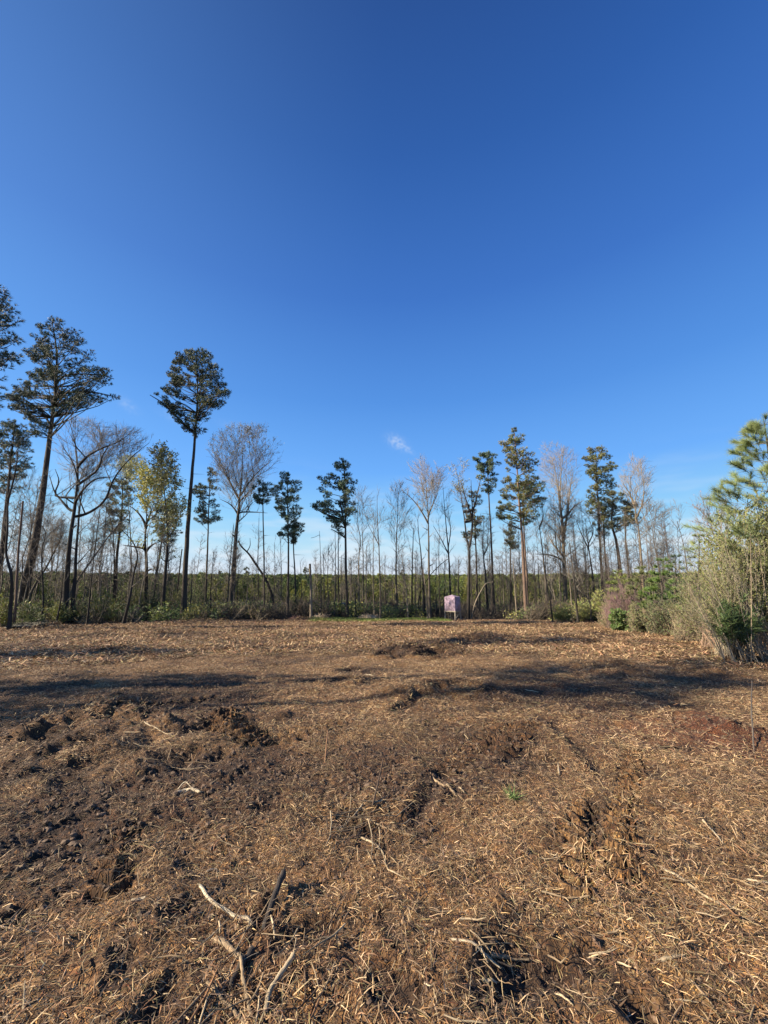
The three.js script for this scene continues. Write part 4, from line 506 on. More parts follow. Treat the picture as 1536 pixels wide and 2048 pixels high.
{
  const grp = new THREE.Group(); grp.name = 'undergrowth'; tag(grp, 'tangle of bare brown brush between the trunks', 'undergrowth', null, 'stuff'); scene.add(grp);
  const geos = [brushGeo(41, 16, 1.4, 0.8, [0.085, 0.065, 0.048]), brushGeo(42, 13, 1.9, 0.7, [0.055, 0.045, 0.036]), brushGeo(43, 12, 1.1, 0.9, [0.2, 0.16, 0.11])], lists = [[], [], []];
  R = rngOf(91);
  for (let i = 0; i < 1700; i++) { const a = rr(-0.9, 0.62), u = R(), r = lerp(33.5, 64, u * u * 0.7 + u * 0.3), x = Math.sin(a) * r, z = -Math.cos(a) * r; if (fieldMask(x, z) > 0.15 || (a < -0.45 && r < 37)) continue; const open = a > -0.12 && a < 0.35 ? sm(33, 38, r) : 1; if (R() > 0.25 + 0.75 * open) continue; lists[i % 3].push([x, z, rr(0.6, 1.35) * (0.55 + 0.45 * open)]); }
  for (let i = 0; i < 60; i++) { const a = rr(-0.9, -0.55), r = rr(33, 40), x = Math.sin(a) * r, z = -Math.cos(a) * r; lists[i % 3].push([x, z, rr(0.6, 1.2)]); }
  const m4 = new THREE.Matrix4(), q4 = new THREE.Quaternion();
  { // low leafy green growth among the brush
    R = rngOf(93); const gl = [[0.24, 0.27, 0.06], [0.3, 0.28, 0.065], [0.13, 0.18, 0.045]].map((c) => { const mb = new MB(); for (let j = 0; j < 150; j++) { const p = V(rr(-0.7, 0.7), rr(0.1, 1.1) * (1 - 0.4 * R()), rr(-0.7, 0.7)); mb.leaf(p, V(rr(-1, 1), rr(-0.2, 1), rr(-1, 1)).normalize(), rr(0.12, 0.3), 0.07, vary(c, 0.4, 0.1)); } for (let j = 0; j < 14; j++) mb.twig(V(rr(-0.2, 0.2), 0, rr(-0.2, 0.2)), V(rr(-0.7, 0.7), rr(0.5, 1.1), rr(-0.7, 0.7)), 0.012, BARK.dark); return mb.geometry(); }), LL = [[], [], []];
    for (let i = 0; i < 1300; i++) { const a = rr(-0.9, 0.62), r = rr(34, 62), x = Math.sin(a) * r, z = -Math.cos(a) * r; if (fieldMask(x, z) > 0.1 || nz(a * 7, r * 0.12, 5) < (a < -0.3 ? -0.3 : a > 0.25 ? -0.1 : 0.12)) continue; LL[i % 3].push([x, z, rr(0.6, 1.5)]); }
    const m = new THREE.Matrix4(), q = new THREE.Quaternion(); gl.forEach((g, i) => { const im = new THREE.InstancedMesh(g, M.leaf, LL[i].length); im.name = 'leafy_growth'; im.userData.kind = 'stuff'; LL[i].forEach(([x, z, sc], j) => im.setMatrixAt(j, m.compose(V(x, heightAt(x, z) - 0.05, z), q.setFromAxisAngle(V(0, 1, 0), j * 1.3), V(sc, sc, sc)))); grp.add(im); });
  }
  geos.forEach((g, i) => { const im = new THREE.InstancedMesh(g, M.twig, lists[i].length); im.name = 'brush'; im.userData.kind = 'stuff'; lists[i].forEach(([x, z, s], j) => im.setMatrixAt(j, m4.compose(V(x, heightAt(x, z) - 0.05, z), q4.setFromAxisAngle(V(0, 1, 0), j * 1.7), V(s, s, s)))); grp.add(im); });
}
function shrub(s) {   // stems with leaves or needles, filled to an outline given in the photograph
  R = rngOf(s.seed); const k = mpp(s.D), foot = s.foot ?? (() => { const p = at(s.x, s.y, s.D); return V(p.x, heightAt(p.x, p.z), p.z); })(), t = thing(s.name ?? 'shrub', s.label, s.cat ?? 'shrub', foot, s.group), next = sampler(s.rows), sb = new MB(foot), tb = new MB(foot), lb = new MB(foot), depth = s.depth ?? 0.8, parts = [];
  const mid = (y) => { const [a, b] = span(s.rows, y); return (a + b) / 2; };
  for (let i = 0; i < s.n; i++) {
    const [y, a, b] = next(), half = (b - a) / 2, f = rr(-1, 1), e = at((a + b) / 2 + f * half, y, s.D + half * k * depth * rr(-1, 1));
    const o = V(foot.x + rr(-1, 1) * (s.bw ?? 0.3), 0, foot.z + rr(-1, 1) * (s.bw ?? 0.3)); if (s.along) { const q = at(lerp(s.along[0], s.along[1], R()), s.along[2], s.D + rr(-0.6, 0.6)); o.x = q.x; o.z = q.z; } o.y = heightAt(o.x, o.z) - 0.03;
    const L = o.distanceTo(e), m = o.clone().lerp(e, 0.5); m.y += L * rr(0.02, 0.16) * (s.arch ?? 1); m.x += rr(-0.06, 0.06) * L; m.z += rr(-0.06, 0.06) * L;
    const c = new THREE.QuadraticBezierCurve3(o, m, e).getPoints(7), col = vary(s.bark, 0.3, 0.08), r0 = (s.r ?? 0.012) * rr(0.6, 1.4), rs = c.map((_, j) => lerp(r0, 0.0025, Math.pow(j / 7, 0.8)));
    if (i < (s.stems ?? 8)) { const q = new MB(foot); q.tube(c, rs.map((v) => v * 1.2), 5, col); q.build('stem', M.twig, t); } else sb.tube(c, rs, 3, col);
    for (let j = 0; j < (s.side ?? 10); j++) {
      const q = rr(s.low ?? 0.25, 1), p = along(c, q), dir = e.clone().sub(o).normalize(), d = V(dir.x * 0.8 + rr(-0.8, 0.8), dir.y * 0.8 + rr(-0.4, 0.9), dir.z * 0.6 + rr(-0.8, 0.8)).normalize(), l = (s.tl ?? 0.4) * rr(0.4, 1.2), pe = p.clone().addScaledVector(d, l);
      tb.twig(p, pe, s.tr ?? 0.004, vary(s.twig ?? s.bark, 0.3, 0.08));
      for (let g = 0; g < (s.sub ?? 1); g++) { const p2 = p.clone().lerp(pe, rr(0.3, 0.9)), d2 = V(d.x + rr(-0.8, 0.8), d.y + rr(-0.5, 0.8), d.z + rr(-0.8, 0.8)).normalize(); tb.twig(p2, p2.clone().addScaledVector(d2, l * 0.5), (s.tr ?? 0.004) * 0.75, vary(s.twig ?? s.bark, 0.3)); }
      for (let g = 0; g < (s.leaves ?? 0); g++) { const lp = p.clone().lerp(pe, rr(0.2, 1.05)), ld = V(d.x + rr(-0.9, 0.9), d.y + rr(-0.7, 0.9), d.z + rr(-0.9, 0.9)).normalize(), lc = vary(pick(s.cols), 0.3, 0.1); s.needles ? lb.blade(lp, ld, s.size * rr(0.7, 1.2), s.size * 0.09, lc) : lb.leaf(lp, ld, s.size * rr(0.6, 1.2), s.size * (s.lw ?? 0.5), lc); }
    }
  }
  sb.build('branches', M.twig, t, 'stuff'); tb.build('twigs', M.twig, t, 'stuff'); lb.build(s.needles ? 'needles' : 'leaves', s.needles ? M.needle : M.leaf, t, 'stuff');
  return t;
}
const box = (x, y, w, h, top = 0.5) => [[y - h, x - w * top * 0.5, x + w * top * 0.5], [y - h * 0.7, x - w * 0.45, x + w * 0.45], [y - h * 0.3, x - w * 0.5, x + w * 0.5], [y - 2, x - w * 0.4, x + w * 0.4]];
const pg = [[0.3, 0.32, 0.08], [0.36, 0.34, 0.1], [0.22, 0.26, 0.07]], yg = [[0.19, 0.21, 0.042], [0.25, 0.235, 0.055], [0.13, 0.165, 0.038]], dg = [[0.08, 0.11, 0.035], [0.11, 0.13, 0.04]];
for (const [x, y, w, h, D, cols, label] of [
  [2, 1248, 44, 62, 24, yg, 'yellow-green shrub cut off by the left edge of the photo'],
  [58, 1252, 46, 40, 23.5, dg, 'low dark green shrub right of the crooked forked stem'],
  [92, 1236, 40, 62, 28, dg, 'dark green shrub in front of the leaning grey trunk'],
  [120, 1244, 34, 36, 26, yg, 'small yellowish shrub at the foot of the big bare tree'],
  [160, 1244, 40, 46, 27.5, dg, 'greenish shrub just right of the vine-wrapped stem'],
  [205, 1242, 52, 62, 28, yg, 'large yellow-green shrub left of the hooked sapling'],
  [238, 1236, 46, 52, 31, yg, 'bright yellow-green shrub behind the hooked sapling'],
  [276, 1234, 44, 66, 33, yg, 'yellow-green shrub at the foot of the thick leafing tree'],
  [306, 1236, 34, 50, 33, dg, 'dim green shrub left of the olive-leaved tree'],
  [343, 1236, 40, 62, 34, yg, 'yellow-green shrub between olive-leaved tree and tallest pine'],
  [400, 1228, 46, 46, 37, dg, 'dark shrub right of the tallest pine trunk'],
  [548, 1238, 40, 26, 34, dg, 'low dark green shrub under the twisted dead trunk'],
  [592, 1234, 26, 40, 35, dg, 'blackish shrub at the foot of the slender pointed pine'],
  [1124, 1246, 46, 36, 29, pg, 'low pale green shrub right of the tuning-fork tree'],
  [1170, 1244, 42, 44, 30, pg, 'pale green shrub behind the kinked dark sapling'],
  [1196, 1240, 26, 60, 30, pg, 'upright pale green shrub at the left end of the right thicket'],
]) shrub({ seed: seed++, x, y, D, rows: box(x, y, w, h), n: 34, stems: 3, side: 9, sub: 2, bark: [0.14, 0.1, 0.07], leaves: 5, size: 0.2, lw: 0.22, cols, tl: 0.45, low: 0.15, bw: w * mpp(D) * 0.3, group: 'green shrubs along the woods edge', label });

// young pines with long needles
function youngPine(s) {
  R = rngOf(s.seed); const f = at(s.x, s.yb, s.D), base = V(f.x, heightAt(f.x, f.z), f.z), top = at(s.xt ?? s.x, s.yt, s.D), H = top.y - base.y, W = s.w * mpp(s.D) / 2, t = thing('young_pine', s.label, 'young pine', base, s.group);
  const path = [base.clone().setY(base.y - 0.1), base.clone().lerp(top, 0.35), base.clone().lerp(top, 0.7), top]; path[1].x += 0.03 * H * rr(-1, 1);
  const tb = new MB(base); tb.tube(path, [0.018 * H, 0.014 * H, 0.008 * H, 0.006], 7, BARK.pine, 0.1); tb.build('trunk', M.bark, t);
  const bb = new MB(base), nb = new MB(base), N = s.needles, len = s.len ?? 0.17, shoots = [];
  const whorls = Math.round(H * 2.2); 
  for (let i = 0; i < whorls; i++) { const q = lerp(s.low ?? 0.12, 0.97, i / (whorls - 1)), o = along(path, q), nb_ = 5; for (let j = 0; j < nb_; j++) { const a = j * 1.257 + i * 0.9 + rr(-0.3, 0.3), l = W * Math.pow(1 - q, 0.7) * rr(0.6, 1.15) + 0.12, e = V(o.x + Math.cos(a) * l, o.y + l * rr(0.25, 0.6), o.z + Math.sin(a) * l), m = o.clone().lerp(e, 0.5); m.y -= l * 0.06; bb.tube([o, m, e], [0.006 + 0.006 * l, 0.006, 0.003], 4, BARK.grey); const d = e.clone().sub(m).normalize(); d.y += 0.35; d.normalize(); shoots.push([m.clone().lerp(e, 0.1), e, d]); if (l > 0.45) for (let g = 0; g < 3; g++) { const p = o.clone().lerp(e, rr(0.45, 0.85)), d2 = V(d.x + rr(-0.9, 0.9), 0.4 + rr(0, 0.4), d.z + rr(-0.9, 0.9)).normalize(), e2 = p.clone().addScaledVector(d2, l * 0.35); bb.twig(p, e2, 0.006, BARK.grey); shoots.push([p, e2, d2]); } } }
  shoots.push([path[2].clone().lerp(top, 0.3), top, V(0, 1, 0)]);
  for (const [a, e, d] of shoots) { const tint = tone(s.col ?? [0.11, 0.14, 0.05], rr(0.8, 1.25), rr(-0.06, 0.1)); for (let i = 0; i < N; i++) { const p = a.clone().lerp(e, 0.25 + 0.75 * Math.pow(R(), 0.6)), q = V(d.x * 0.9 + rr(-0.8, 0.8), d.y * 0.9 + rr(-0.7, 0.8), d.z * 0.9 + rr(-0.8, 0.8)).normalize(); const c = vary(tint, 0.3, 0.1); nb.blade(p, q, len * rr(0.7, 1.15), s.bw ?? 0.006, c, tone(c, 1.3)); } }
  bb.build('branches', M.twig, t, 'stuff'); nb.build('needles', M.needle, t, 'stuff');
}
const GY = 'young pines in the thicket on the right';
youngPine({ seed: 700, x: 1600, xt: 1527, yb: 1300, yt: 838, D: 12, w: 330, needles: 130, len: 0.26, bw: 0.008, low: 0.25, col: [0.125, 0.16, 0.058], label: 'tall young pine with long fluffy needles, cut off by the right edge', group: GY });
youngPine({ seed: 701, x: 1282, yb: 1268, yt: 1136, D: 22.5, w: 78, needles: 70, len: 0.2, bw: 0.014, col: [0.11, 0.13, 0.05], label: 'feathery young pine standing in front of the last pale bare tree', group: GY });
youngPine({ seed: 702, x: 1326, yb: 1280, yt: 1120, D: 21, w: 86, needles: 80, len: 0.2, bw: 0.014, col: [0.085, 0.14, 0.03], label: 'bright green bushy young pine in the middle of the thicket', group: GY });
youngPine({ seed: 703, x: 1352, yb: 1280, yt: 1112, D: 23, w: 50, needles: 60, len: 0.2, bw: 0.014, col: [0.045, 0.07, 0.03], label: 'dark pointed young pine right behind the bright bushy one', group: GY });
youngPine({ seed: 704, x: 1236, yb: 1262, yt: 1144, D: 25, w: 60, needles: 60, len: 0.2, bw: 0.014, col: [0.14, 0.17, 0.045], label: 'light green young pine under the stout-trunked pine', group: GY });
youngPine({ seed: 706, x: 1398, yb: 1250, yt: 1070, D: 20, w: 60, needles: 60, len: 0.2, bw: 0.013, col: [0.12, 0.14, 0.05], label: 'slim young pine spire rising above the tan stems', group: GY });

const GT = 'bushes of the thicket on the right', tan = [0.25, 0.19, 0.125], gy = [[0.17, 0.18, 0.06], [0.21, 0.2, 0.08], [0.12, 0.14, 0.045]], dim = [0.13, 0.1, 0.07];
shrub({ seed: 710, name: 'bush', cat: 'bush', x: 1530, y: 1330, D: 10.9, along: [1448, 1570, 1325], rows: [[1075, 1430, 1530], [1110, 1372, 1520], [1150, 1342, 1480], [1200, 1350, 1450], [1260, 1390, 1450]], n: 70, stems: 70, side: 12, sub: 1, bark: [0.19, 0.155, 0.115], twig: [0.2, 0.17, 0.12], r: 0.01, tl: 0.42, tr: 0.0036, low: 0.35, depth: 0.45, arch: 0.95, bw: 0.3, leaves: 5, size: 0.048, lw: 0.5, cols: [[0.2, 0.22, 0.07], [0.22, 0.2, 0.1]], label: 'large bare bush with long tan stems arching left, against the right edge', group: GT });
shrub({ seed: 711, name: 'bush', cat: 'bush', x: 1500, y: 1300, D: 12.2, rows: [[985, 1490, 1600], [1030, 1450, 1620], [1075, 1415, 1620], [1110, 1398, 1620], [1160, 1400, 1600], [1230, 1430, 1600]], along: [1420, 1600, 1300], n: 190, stems: 10, side: 18, sub: 1, bark: [0.22, 0.18, 0.12], r: 0.01, tl: 0.5, tr: 0.004, depth: 0.5, leaves: 12, size: 0.085, lw: 0.4, cols: [[0.2, 0.22, 0.06], [0.24, 0.24, 0.085], [0.14, 0.17, 0.05]], label: 'tall yellow-green leafy bush behind the arching tan stems', group: GT });
shrub({ seed: 712, name: 'bush', cat: 'bush', x: 1390, y: 1292, D: 16, rows: [[1140, 1375, 1430], [1180, 1345, 1450], [1230, 1335, 1460], [1280, 1350, 1450]], along: [1340, 1450, 1290], n: 90, stems: 14, side: 10, sub: 1, bark: dim, twig: tan, r: 0.01, tl: 0.4, tr: 0.004, leaves: 4, size: 0.07, cols: gy, label: 'tan twiggy bush left of the arching stems', group: GT });
shrub({ seed: 713, name: 'bush', cat: 'bush', x: 1322, y: 1284, D: 18.5, rows: [[1190, 1300, 1350], [1220, 1285, 1365], [1270, 1295, 1360]], along: [1290, 1365, 1283], n: 70, stems: 10, side: 10, sub: 1, bark: [0.09, 0.07, 0.05], r: 0.009, tl: 0.4, tr: 0.005, leaves: 4, size: 0.09, cols: dg, label: 'dark brown bush under the bright bushy young pine', group: GT });
shrub({ seed: 714, name: 'bush', cat: 'bush', x: 1240, y: 1262, D: 23, rows: [[1170, 1218, 1275], [1195, 1205, 1285], [1230, 1206, 1280]], along: [1210, 1280, 1262], n: 110, stems: 8, side: 12, sub: 2, bark: [0.13, 0.09, 0.08], twig: [0.17, 0.1, 0.1], r: 0.009, tl: 0.45, tr: 0.006, leaves: 1, size: 0.06, cols: [[0.22, 0.11, 0.14], [0.2, 0.13, 0.12]], label: 'purplish-red twiggy bush left of the feathery young pine', group: GT });
shrub({ seed: 715, name: 'bush', cat: 'bush', x: 1236, y: 1268, D: 21.5, rows: [[1222, 1225, 1248], [1240, 1216, 1262], [1264, 1220, 1258]], n: 44, stems: 5, side: 8, bark: [0.2, 0.15, 0.1], r: 0.008, tl: 0.25, leaves: 7, size: 0.16, lw: 0.45, cols: [[0.1, 0.17, 0.03], [0.14, 0.2, 0.05]], label: 'small bush with broad bright green leaves, front foot of the thicket', group: GT });
shrub({ seed: 716, name: 'bush', cat: 'bush', x: 1280, y: 1276, D: 20, rows: [[1205, 1262, 1300], [1235, 1255, 1312], [1272, 1260, 1310]], along: [1258, 1310, 1276], n: 70, stems: 12, side: 9, sub: 1, bark: dim, twig: tan, r: 0.01, tl: 0.35, tr: 0.005, leaves: 5, size: 0.09, cols: gy, label: 'tan and greenish bush below the feathery young pine', group: GT });
shrub({ seed: 717, name: 'bush', cat: 'bush', x: 1212, y: 1262, D: 24, rows: [[1190, 1200, 1222], [1230, 1194, 1230], [1260, 1198, 1228]], n: 60, stems: 10, side: 8, sub: 1, bark: tan, r: 0.01, tl: 0.35, tr: 0.006, leaves: 2, size: 0.08, cols: gy, label: 'narrow tan bush at the left corner of the thicket', group: GT });
shrub({ seed: 718, name: 'bush', cat: 'bush', x: 1440, y: 1300, D: 13.5, rows: [[1180, 1420, 1470], [1230, 1400, 1500], [1290, 1400, 1510]], along: [1395, 1520, 1300], n: 90, stems: 12, side: 10, sub: 2, bark: [0.3, 0.2, 0.14], r: 0.008, tl: 0.35, tr: 0.0035, arch: 1.6, label: 'reddish-brown bramble tangle around the low dark young pine', group: GT });
shrub({ seed: 719, name: 'bush', cat: 'bush', x: 1560, y: 1290, D: 16, rows: [[1000, 1490, 1640], [1080, 1450, 1640], [1200, 1450, 1640]], along: [1470, 1620, 1285], n: 90, stems: 4, side: 12, sub: 1, bark: [0.14, 0.11, 0.08], r: 0.012, tl: 0.6, tr: 0.005, leaves: 6, size: 0.1, lw: 0.4, cols: dg, label: 'deep green bush in the shade behind the leafy one', group: GT });
shrub({ seed: 705, name: 'young_pine', cat: 'young pine', x: 1468, y: 1312, D: 10.9, rows: [[1196, 1450, 1486], [1215, 1432, 1506], [1245, 1418, 1520], [1268, 1436, 1512]], n: 46, stems: 3, side: 8, sub: 0, low: 0.45, bark: [0.12, 0.09, 0.06], r: 0.01, tl: 0.22, tr: 0.005, bw: 0.08, leaves: 16, needles: true, size: 0.2, cols: [[0.06, 0.1, 0.03], [0.05, 0.085, 0.03], [0.09, 0.13, 0.04]], label: 'low dark green young pine under the arching bush stems', group: GT });
{
  R = rngOf(730); const mb = new MB();   // dead weed stalks standing along the foot of the thicket
  for (let i = 0; i < 650; i++) { const q = R(), px = lerp(1200, 1425, q), D = lerp(24.5, 14.5, Math.pow(q, 0.8)) + rr(-0.3, 1.6), p = at(px, 1200, D), o = V(p.x, heightAt(p.x, p.z) - 0.02, p.z), h = rr(0.4, 1.5), e = V(o.x + rr(-0.35, 0.35) * h, o.y + h, o.z + rr(-0.3, 0.3) * h), c = vary(pick([[0.3, 0.23, 0.13], [0.2, 0.14, 0.09], [0.34, 0.28, 0.18]]), 0.25); mb.twig(o, e, 0.006, c); for (let j = 0; j < 3; j++) { const a = o.clone().lerp(e, rr(0.4, 0.95)); mb.twig(a, V(a.x + rr(-0.25, 0.25), a.y + rr(0.05, 0.3), a.z + rr(-0.2, 0.2)), 0.004, c); } }
  tag(mb.build('dead_weeds', M.twig, scene), 'dry tan weed stalks along the foot of the right thicket', 'weeds', null, 'stuff');
}

// ---------------------------------------------------------------- the blind, the feeder, heaps at the woods edge
{
  R = rngOf(800);
  const foot = at(906, 1241, 31.5); foot.y = heightAt(foot.x, foot.z); const t = thing('hunting_blind', 'pinkish fabric box blind on wooden legs at the woods edge', 'hunting blind', foot);
  t.rotation.y = THREE.MathUtils.degToRad(52);
  const yb = at(906, 1221, 31.5).y - foot.y, yt = at(906, 1193.5, 31.5).y - foot.y, S = 0.455, hub = 0.16, mid = (yb + yt) / 2;
  const camo = dataTex(128, (u, v) => { const n = wrapN(u, v, 1.5, 6, 4) + 0.6 * wrapN(u, v, 3.5, 13, 7), q = n > 0.22 ? 0.78 : n > -0.1 ? 0.9 : 1; return [0.62 * q, 0.54 * q, 0.6 * q]; }, true);
  const cloth = new THREE.MeshStandardMaterial({ name: 'blind_fabric', map: camo, roughness: 0.9, side: THREE.DoubleSide }), wood = new THREE.MeshStandardMaterial({ name: 'weathered_post', color: new THREE.Color().setRGB(0.27, 0.23, 0.18), roughness: 0.9 });
  const panel = (a, b, c, d, out_, name) => { const ctr = a.clone().add(b).add(c).add(d).multiplyScalar(0.25).addScaledVector(out_, hub), P = [], U = []; for (const [p, q, u] of [[a, b, [0, 0, 1, 0]], [b, c, [1, 0, 1, 1]], [c, d, [1, 1, 0, 1]], [d, a, [0, 1, 0, 0]]]) { P.push(p.x, p.y, p.z, q.x, q.y, q.z, ctr.x, ctr.y, ctr.z); U.push(u[0], u[1], u[2], u[3], 0.5, 0.5); } const g = new THREE.BufferGeometry(); g.setAttribute('position', new THREE.Float32BufferAttribute(P, 3)); g.setAttribute('uv', new THREE.Float32BufferAttribute(U, 2)); g.computeVertexNormals(); const m = new THREE.Mesh(g, cloth); m.name = name; m.castShadow = m.receiveShadow = true; t.add(m); const s = new THREE.Mesh(new THREE.SphereGeometry(0.03, 8, 6), wood); s.name = 'hub'; s.position.copy(ctr); m.add(s); return m; };
  for (const [x0, z0, x1, z1] of [[-S, S, S, S], [S, S, S, -S], [S, -S, -S, -S], [-S, -S, -S, S]]) { const o = V((x0 + x1) / 2, 0, (z0 + z1) / 2).normalize(); panel(V(x0, yb, z0), V(x1, yb, z1), V(x1, yt, z1), V(x0, yt, z0), o, 'wall_panel'); }
  panel(V(-S, yt, S), V(S, yt, S), V(S, yt, -S), V(-S, yt, -S), V(0, 1, 0), 'roof_panel');
  const pl = new THREE.Mesh(new THREE.BoxGeometry(1.0, 0.07, 1.0), wood); pl.name = 'platform'; pl.position.y = yb - 0.04; t.add(pl);
  for (const [x, z] of [[-1, -1], [1, -1], [1, 1], [-1, 1]]) { const l = new THREE.Mesh(new THREE.CylinderGeometry(0.045, 0.055, yb + 0.1, 8), wood); l.name = 'leg'; l.position.set(x * 0.44, (yb - 0.1) / 2 - 0.03, z * 0.44); l.rotation.z = x * 0.03; t.add(l); }
  for (const z of [-0.44, 0.44]) { const b = new THREE.Mesh(new THREE.BoxGeometry(1.06, 0.05, 0.03), wood); b.name = 'brace'; b.position.set(0, yb * 0.5, z); b.rotation.z = 0.5 * Math.sign(z); b.scale.x = 1; t.add(b); }
}
{
  const p = at(686, 1232, 36); p.y = heightAt(p.x, p.z); const t = thing('game_feeder', 'small dark drum feeder on legs left of the full middle pine', 'feeder', p);
  const dm = new THREE.MeshStandardMaterial({ name: 'dark_drum', color: new THREE.Color().setRGB(0.03, 0.03, 0.032), roughness: 0.6 }), gm = new THREE.MeshStandardMaterial({ name: 'dull_steel', color: new THREE.Color().setRGB(0.16, 0.15, 0.14), roughness: 0.6, metalness: 0.3 });
  const d = new THREE.Mesh(new THREE.LatheGeometry([[0, 0.55], [0.1, 0.56], [0.2, 0.7], [0.21, 0.74], [0.2, 0.78], [0.2, 1.1], [0.205, 1.14], [0.2, 1.2]].map(([x, y]) => new THREE.Vector2(x, y)), 20), dm); d.name = 'drum'; t.add(d);
  const l = new THREE.Mesh(new THREE.LatheGeometry([[0.225, 1.2], [0.225, 1.23], [0.1, 1.27], [0, 1.28]].map(([x, y]) => new THREE.Vector2(x, y)), 20), gm); l.name = 'lid'; t.add(l);
  for (let i = 0; i < 3; i++) { const a = i * 2.094 + 0.4, g = new THREE.Mesh(new THREE.CylinderGeometry(0.018, 0.018, 1.0, 6), gm); g.name = 'leg'; g.position.set(Math.cos(a) * 0.27, 0.46, Math.sin(a) * 0.27); g.rotation.set(-Math.sin(a) * -0.16, 0, Math.cos(a) * 0.16); t.add(g); }
}
function mound(name, label, cat, px, py, D, w, h, col, chip) {
  R = rngOf(seed++); const c = at(px, py, D); c.y = heightAt(c.x, c.z); const t = thing(name, label, cat, c), g = new THREE.SphereGeometry(1, 26, 12, 0, 6.2832, 0, 1.6), P = g.attributes.position; const col3 = [];
  for (let i = 0; i < P.count; i++) { const x = P.getX(i), y = P.getY(i), z = P.getZ(i), n = 1 + 0.35 * nz(x * 2 + px, y * 3, z * 2) + 0.2 * nz(x * 6, y * 6, z * 6 + px); P.setXYZ(i, x * w * n, Math.max(-0.1, y * h * n), z * w * 0.6 * n); col3.push(...tone(col, 1 + 0.6 * nz(x * 5, y * 5 + px, z * 5))); }
  g.setAttribute('color', new THREE.Float32BufferAttribute(col3, 3)); g.computeVertexNormals(); const m = new THREE.Mesh(g, M.twig); m.name = 'heap'; m.castShadow = m.receiveShadow = true; t.add(m);
  const mb = new MB(); for (let i = 0; i < chip; i++) { const a = R() * 6.3, q = Math.sqrt(R()), x = Math.cos(a) * q * w, z = Math.sin(a) * q * w * 0.6, y = h * Math.sqrt(Math.max(0, 1 - q * q)) * 0.95 + 0.03, d = V(rr(-1, 1), rr(-0.3, 0.6), rr(-1, 1)).normalize(); mb.tube([V(x, y, z), V(x + d.x * 0.3, y + d.y * 0.3, z + d.z * 0.3)], [0.025, 0.012], 4, vary(col, 0.35)); } mb.build('chips', M.twig, t, 'stuff'); return t;
}
mound('wood_chip_pile', 'tan pile of wood chips on the grass strip', 'chip pile', 737, 1238, 33, 0.85, 0.32, [0.33, 0.25, 0.16], 130);
mound('soil_mound', 'small dark clump of soil left of the chip pile', 'mound', 653, 1242, 32, 0.3, 0.3, [0.06, 0.045, 0.035], 20);
mound('brush_pile', 'dark low heap of brush beside the crooked left-edge stem', 'brush pile', 66, 1258, 22.5, 1.3, 0.3, [0.05, 0.045, 0.03], 90);
mound('soil_mound', 'reddish soil lump at the foot of the slender pointed pine', 'mound', 590, 1241, 32.5, 0.5, 0.22, [0.16, 0.08, 0.055], 20);
mound('brush_pile', 'grey heap of chips between the pale snag and the grass strip', 'brush pile', 638, 1242, 32.4, 0.5, 0.22, [0.3, 0.24, 0.17], 60);

// ---------------------------------------------------------------- loose cover on the field (nobody could count it)
const STRAW = [[0.36, 0.26, 0.135], [0.29, 0.195, 0.1], [0.2, 0.13, 0.07], [0.135, 0.085, 0.05], [0.09, 0.058, 0.036], [0.45, 0.35, 0.21], [0.18, 0.16, 0.07], [0.22, 0.125, 0.07], [0.06, 0.043, 0.03]].map((c) => [c[0] * 1.17, c[1] * 1.07, c[2] * 1.04]);
function litterGeo(sd, n, rad, len, w, lift) {
  R = rngOf(sd); const mb = new MB();
  for (let i = 0; i < n; i++) {
    const a = R() * 6.3, q = Math.sqrt(R()) * rad, th = R() * 6.3, l = len * (0.25 + 1.1 * R() * R()), y = rr(-0.2, 1) * lift, tilt = rr(-0.35, 0.45), d = V(Math.cos(th) * Math.cos(tilt), Math.sin(tilt), Math.sin(th) * Math.cos(tilt)), s = V(-Math.sin(th), rr(-0.5, 0.5), Math.cos(th)).normalize().multiplyScalar(w * rr(0.5, 1.6) / 2);
    const p = V(Math.cos(a) * q, y, Math.sin(a) * q), m = p.clone().addScaledVector(d, l * 0.5), e = p.clone().addScaledVector(d, l); m.x += rr(-0.05, 0.05) * l; m.z += rr(-0.05, 0.05) * l; m.y += rr(-0.04, 0.06) * l; e.y -= l * 0.1;
    const c = vary(R() < 0.12 ? STRAW[5] : pick(STRAW), 0.25, 0.06);
    mb.tri(p.x - s.x, p.y - s.y, p.z - s.z, p.x + s.x, p.y + s.y, p.z + s.z, m.x + s.x, m.y + s.y, m.z + s.z, c); mb.tri(p.x - s.x, p.y - s.y, p.z - s.z, m.x + s.x, m.y + s.y, m.z + s.z, m.x - s.x, m.y - s.y, m.z - s.z, c); mb.tri(m.x - s.x, m.y - s.y, m.z - s.z, m.x + s.x, m.y + s.y, m.z + s.z, e.x, e.y, e.z, c);
  }
  return mb.geometry();
}
function scatter(name, geos, list, mat, parent) {
  const m4 = new THREE.Matrix4(), q4 = new THREE.Quaternion(), q5 = new THREE.Quaternion(), c3 = new THREE.Color(), L = geos.map(() => []); list.forEach((e, i) => L[i % geos.length].push(e));
  geos.forEach((g, i) => { const im = new THREE.InstancedMesh(g, mat, L[i].length); im.name = name; im.userData.kind = 'stuff'; im.castShadow = im.receiveShadow = true; L[i].forEach((e, j) => { q4.setFromUnitVectors(V(0, 1, 0), e.n); q5.setFromAxisAngle(V(0, 1, 0), e.a); q4.multiply(q5); im.setMatrixAt(j, m4.compose(e.p, q4, V(e.s, e.s, e.s))); im.setColorAt(j, c3.setRGB(e.c[0], e.c[1], e.c[2])); }); parent.add(im); });
}
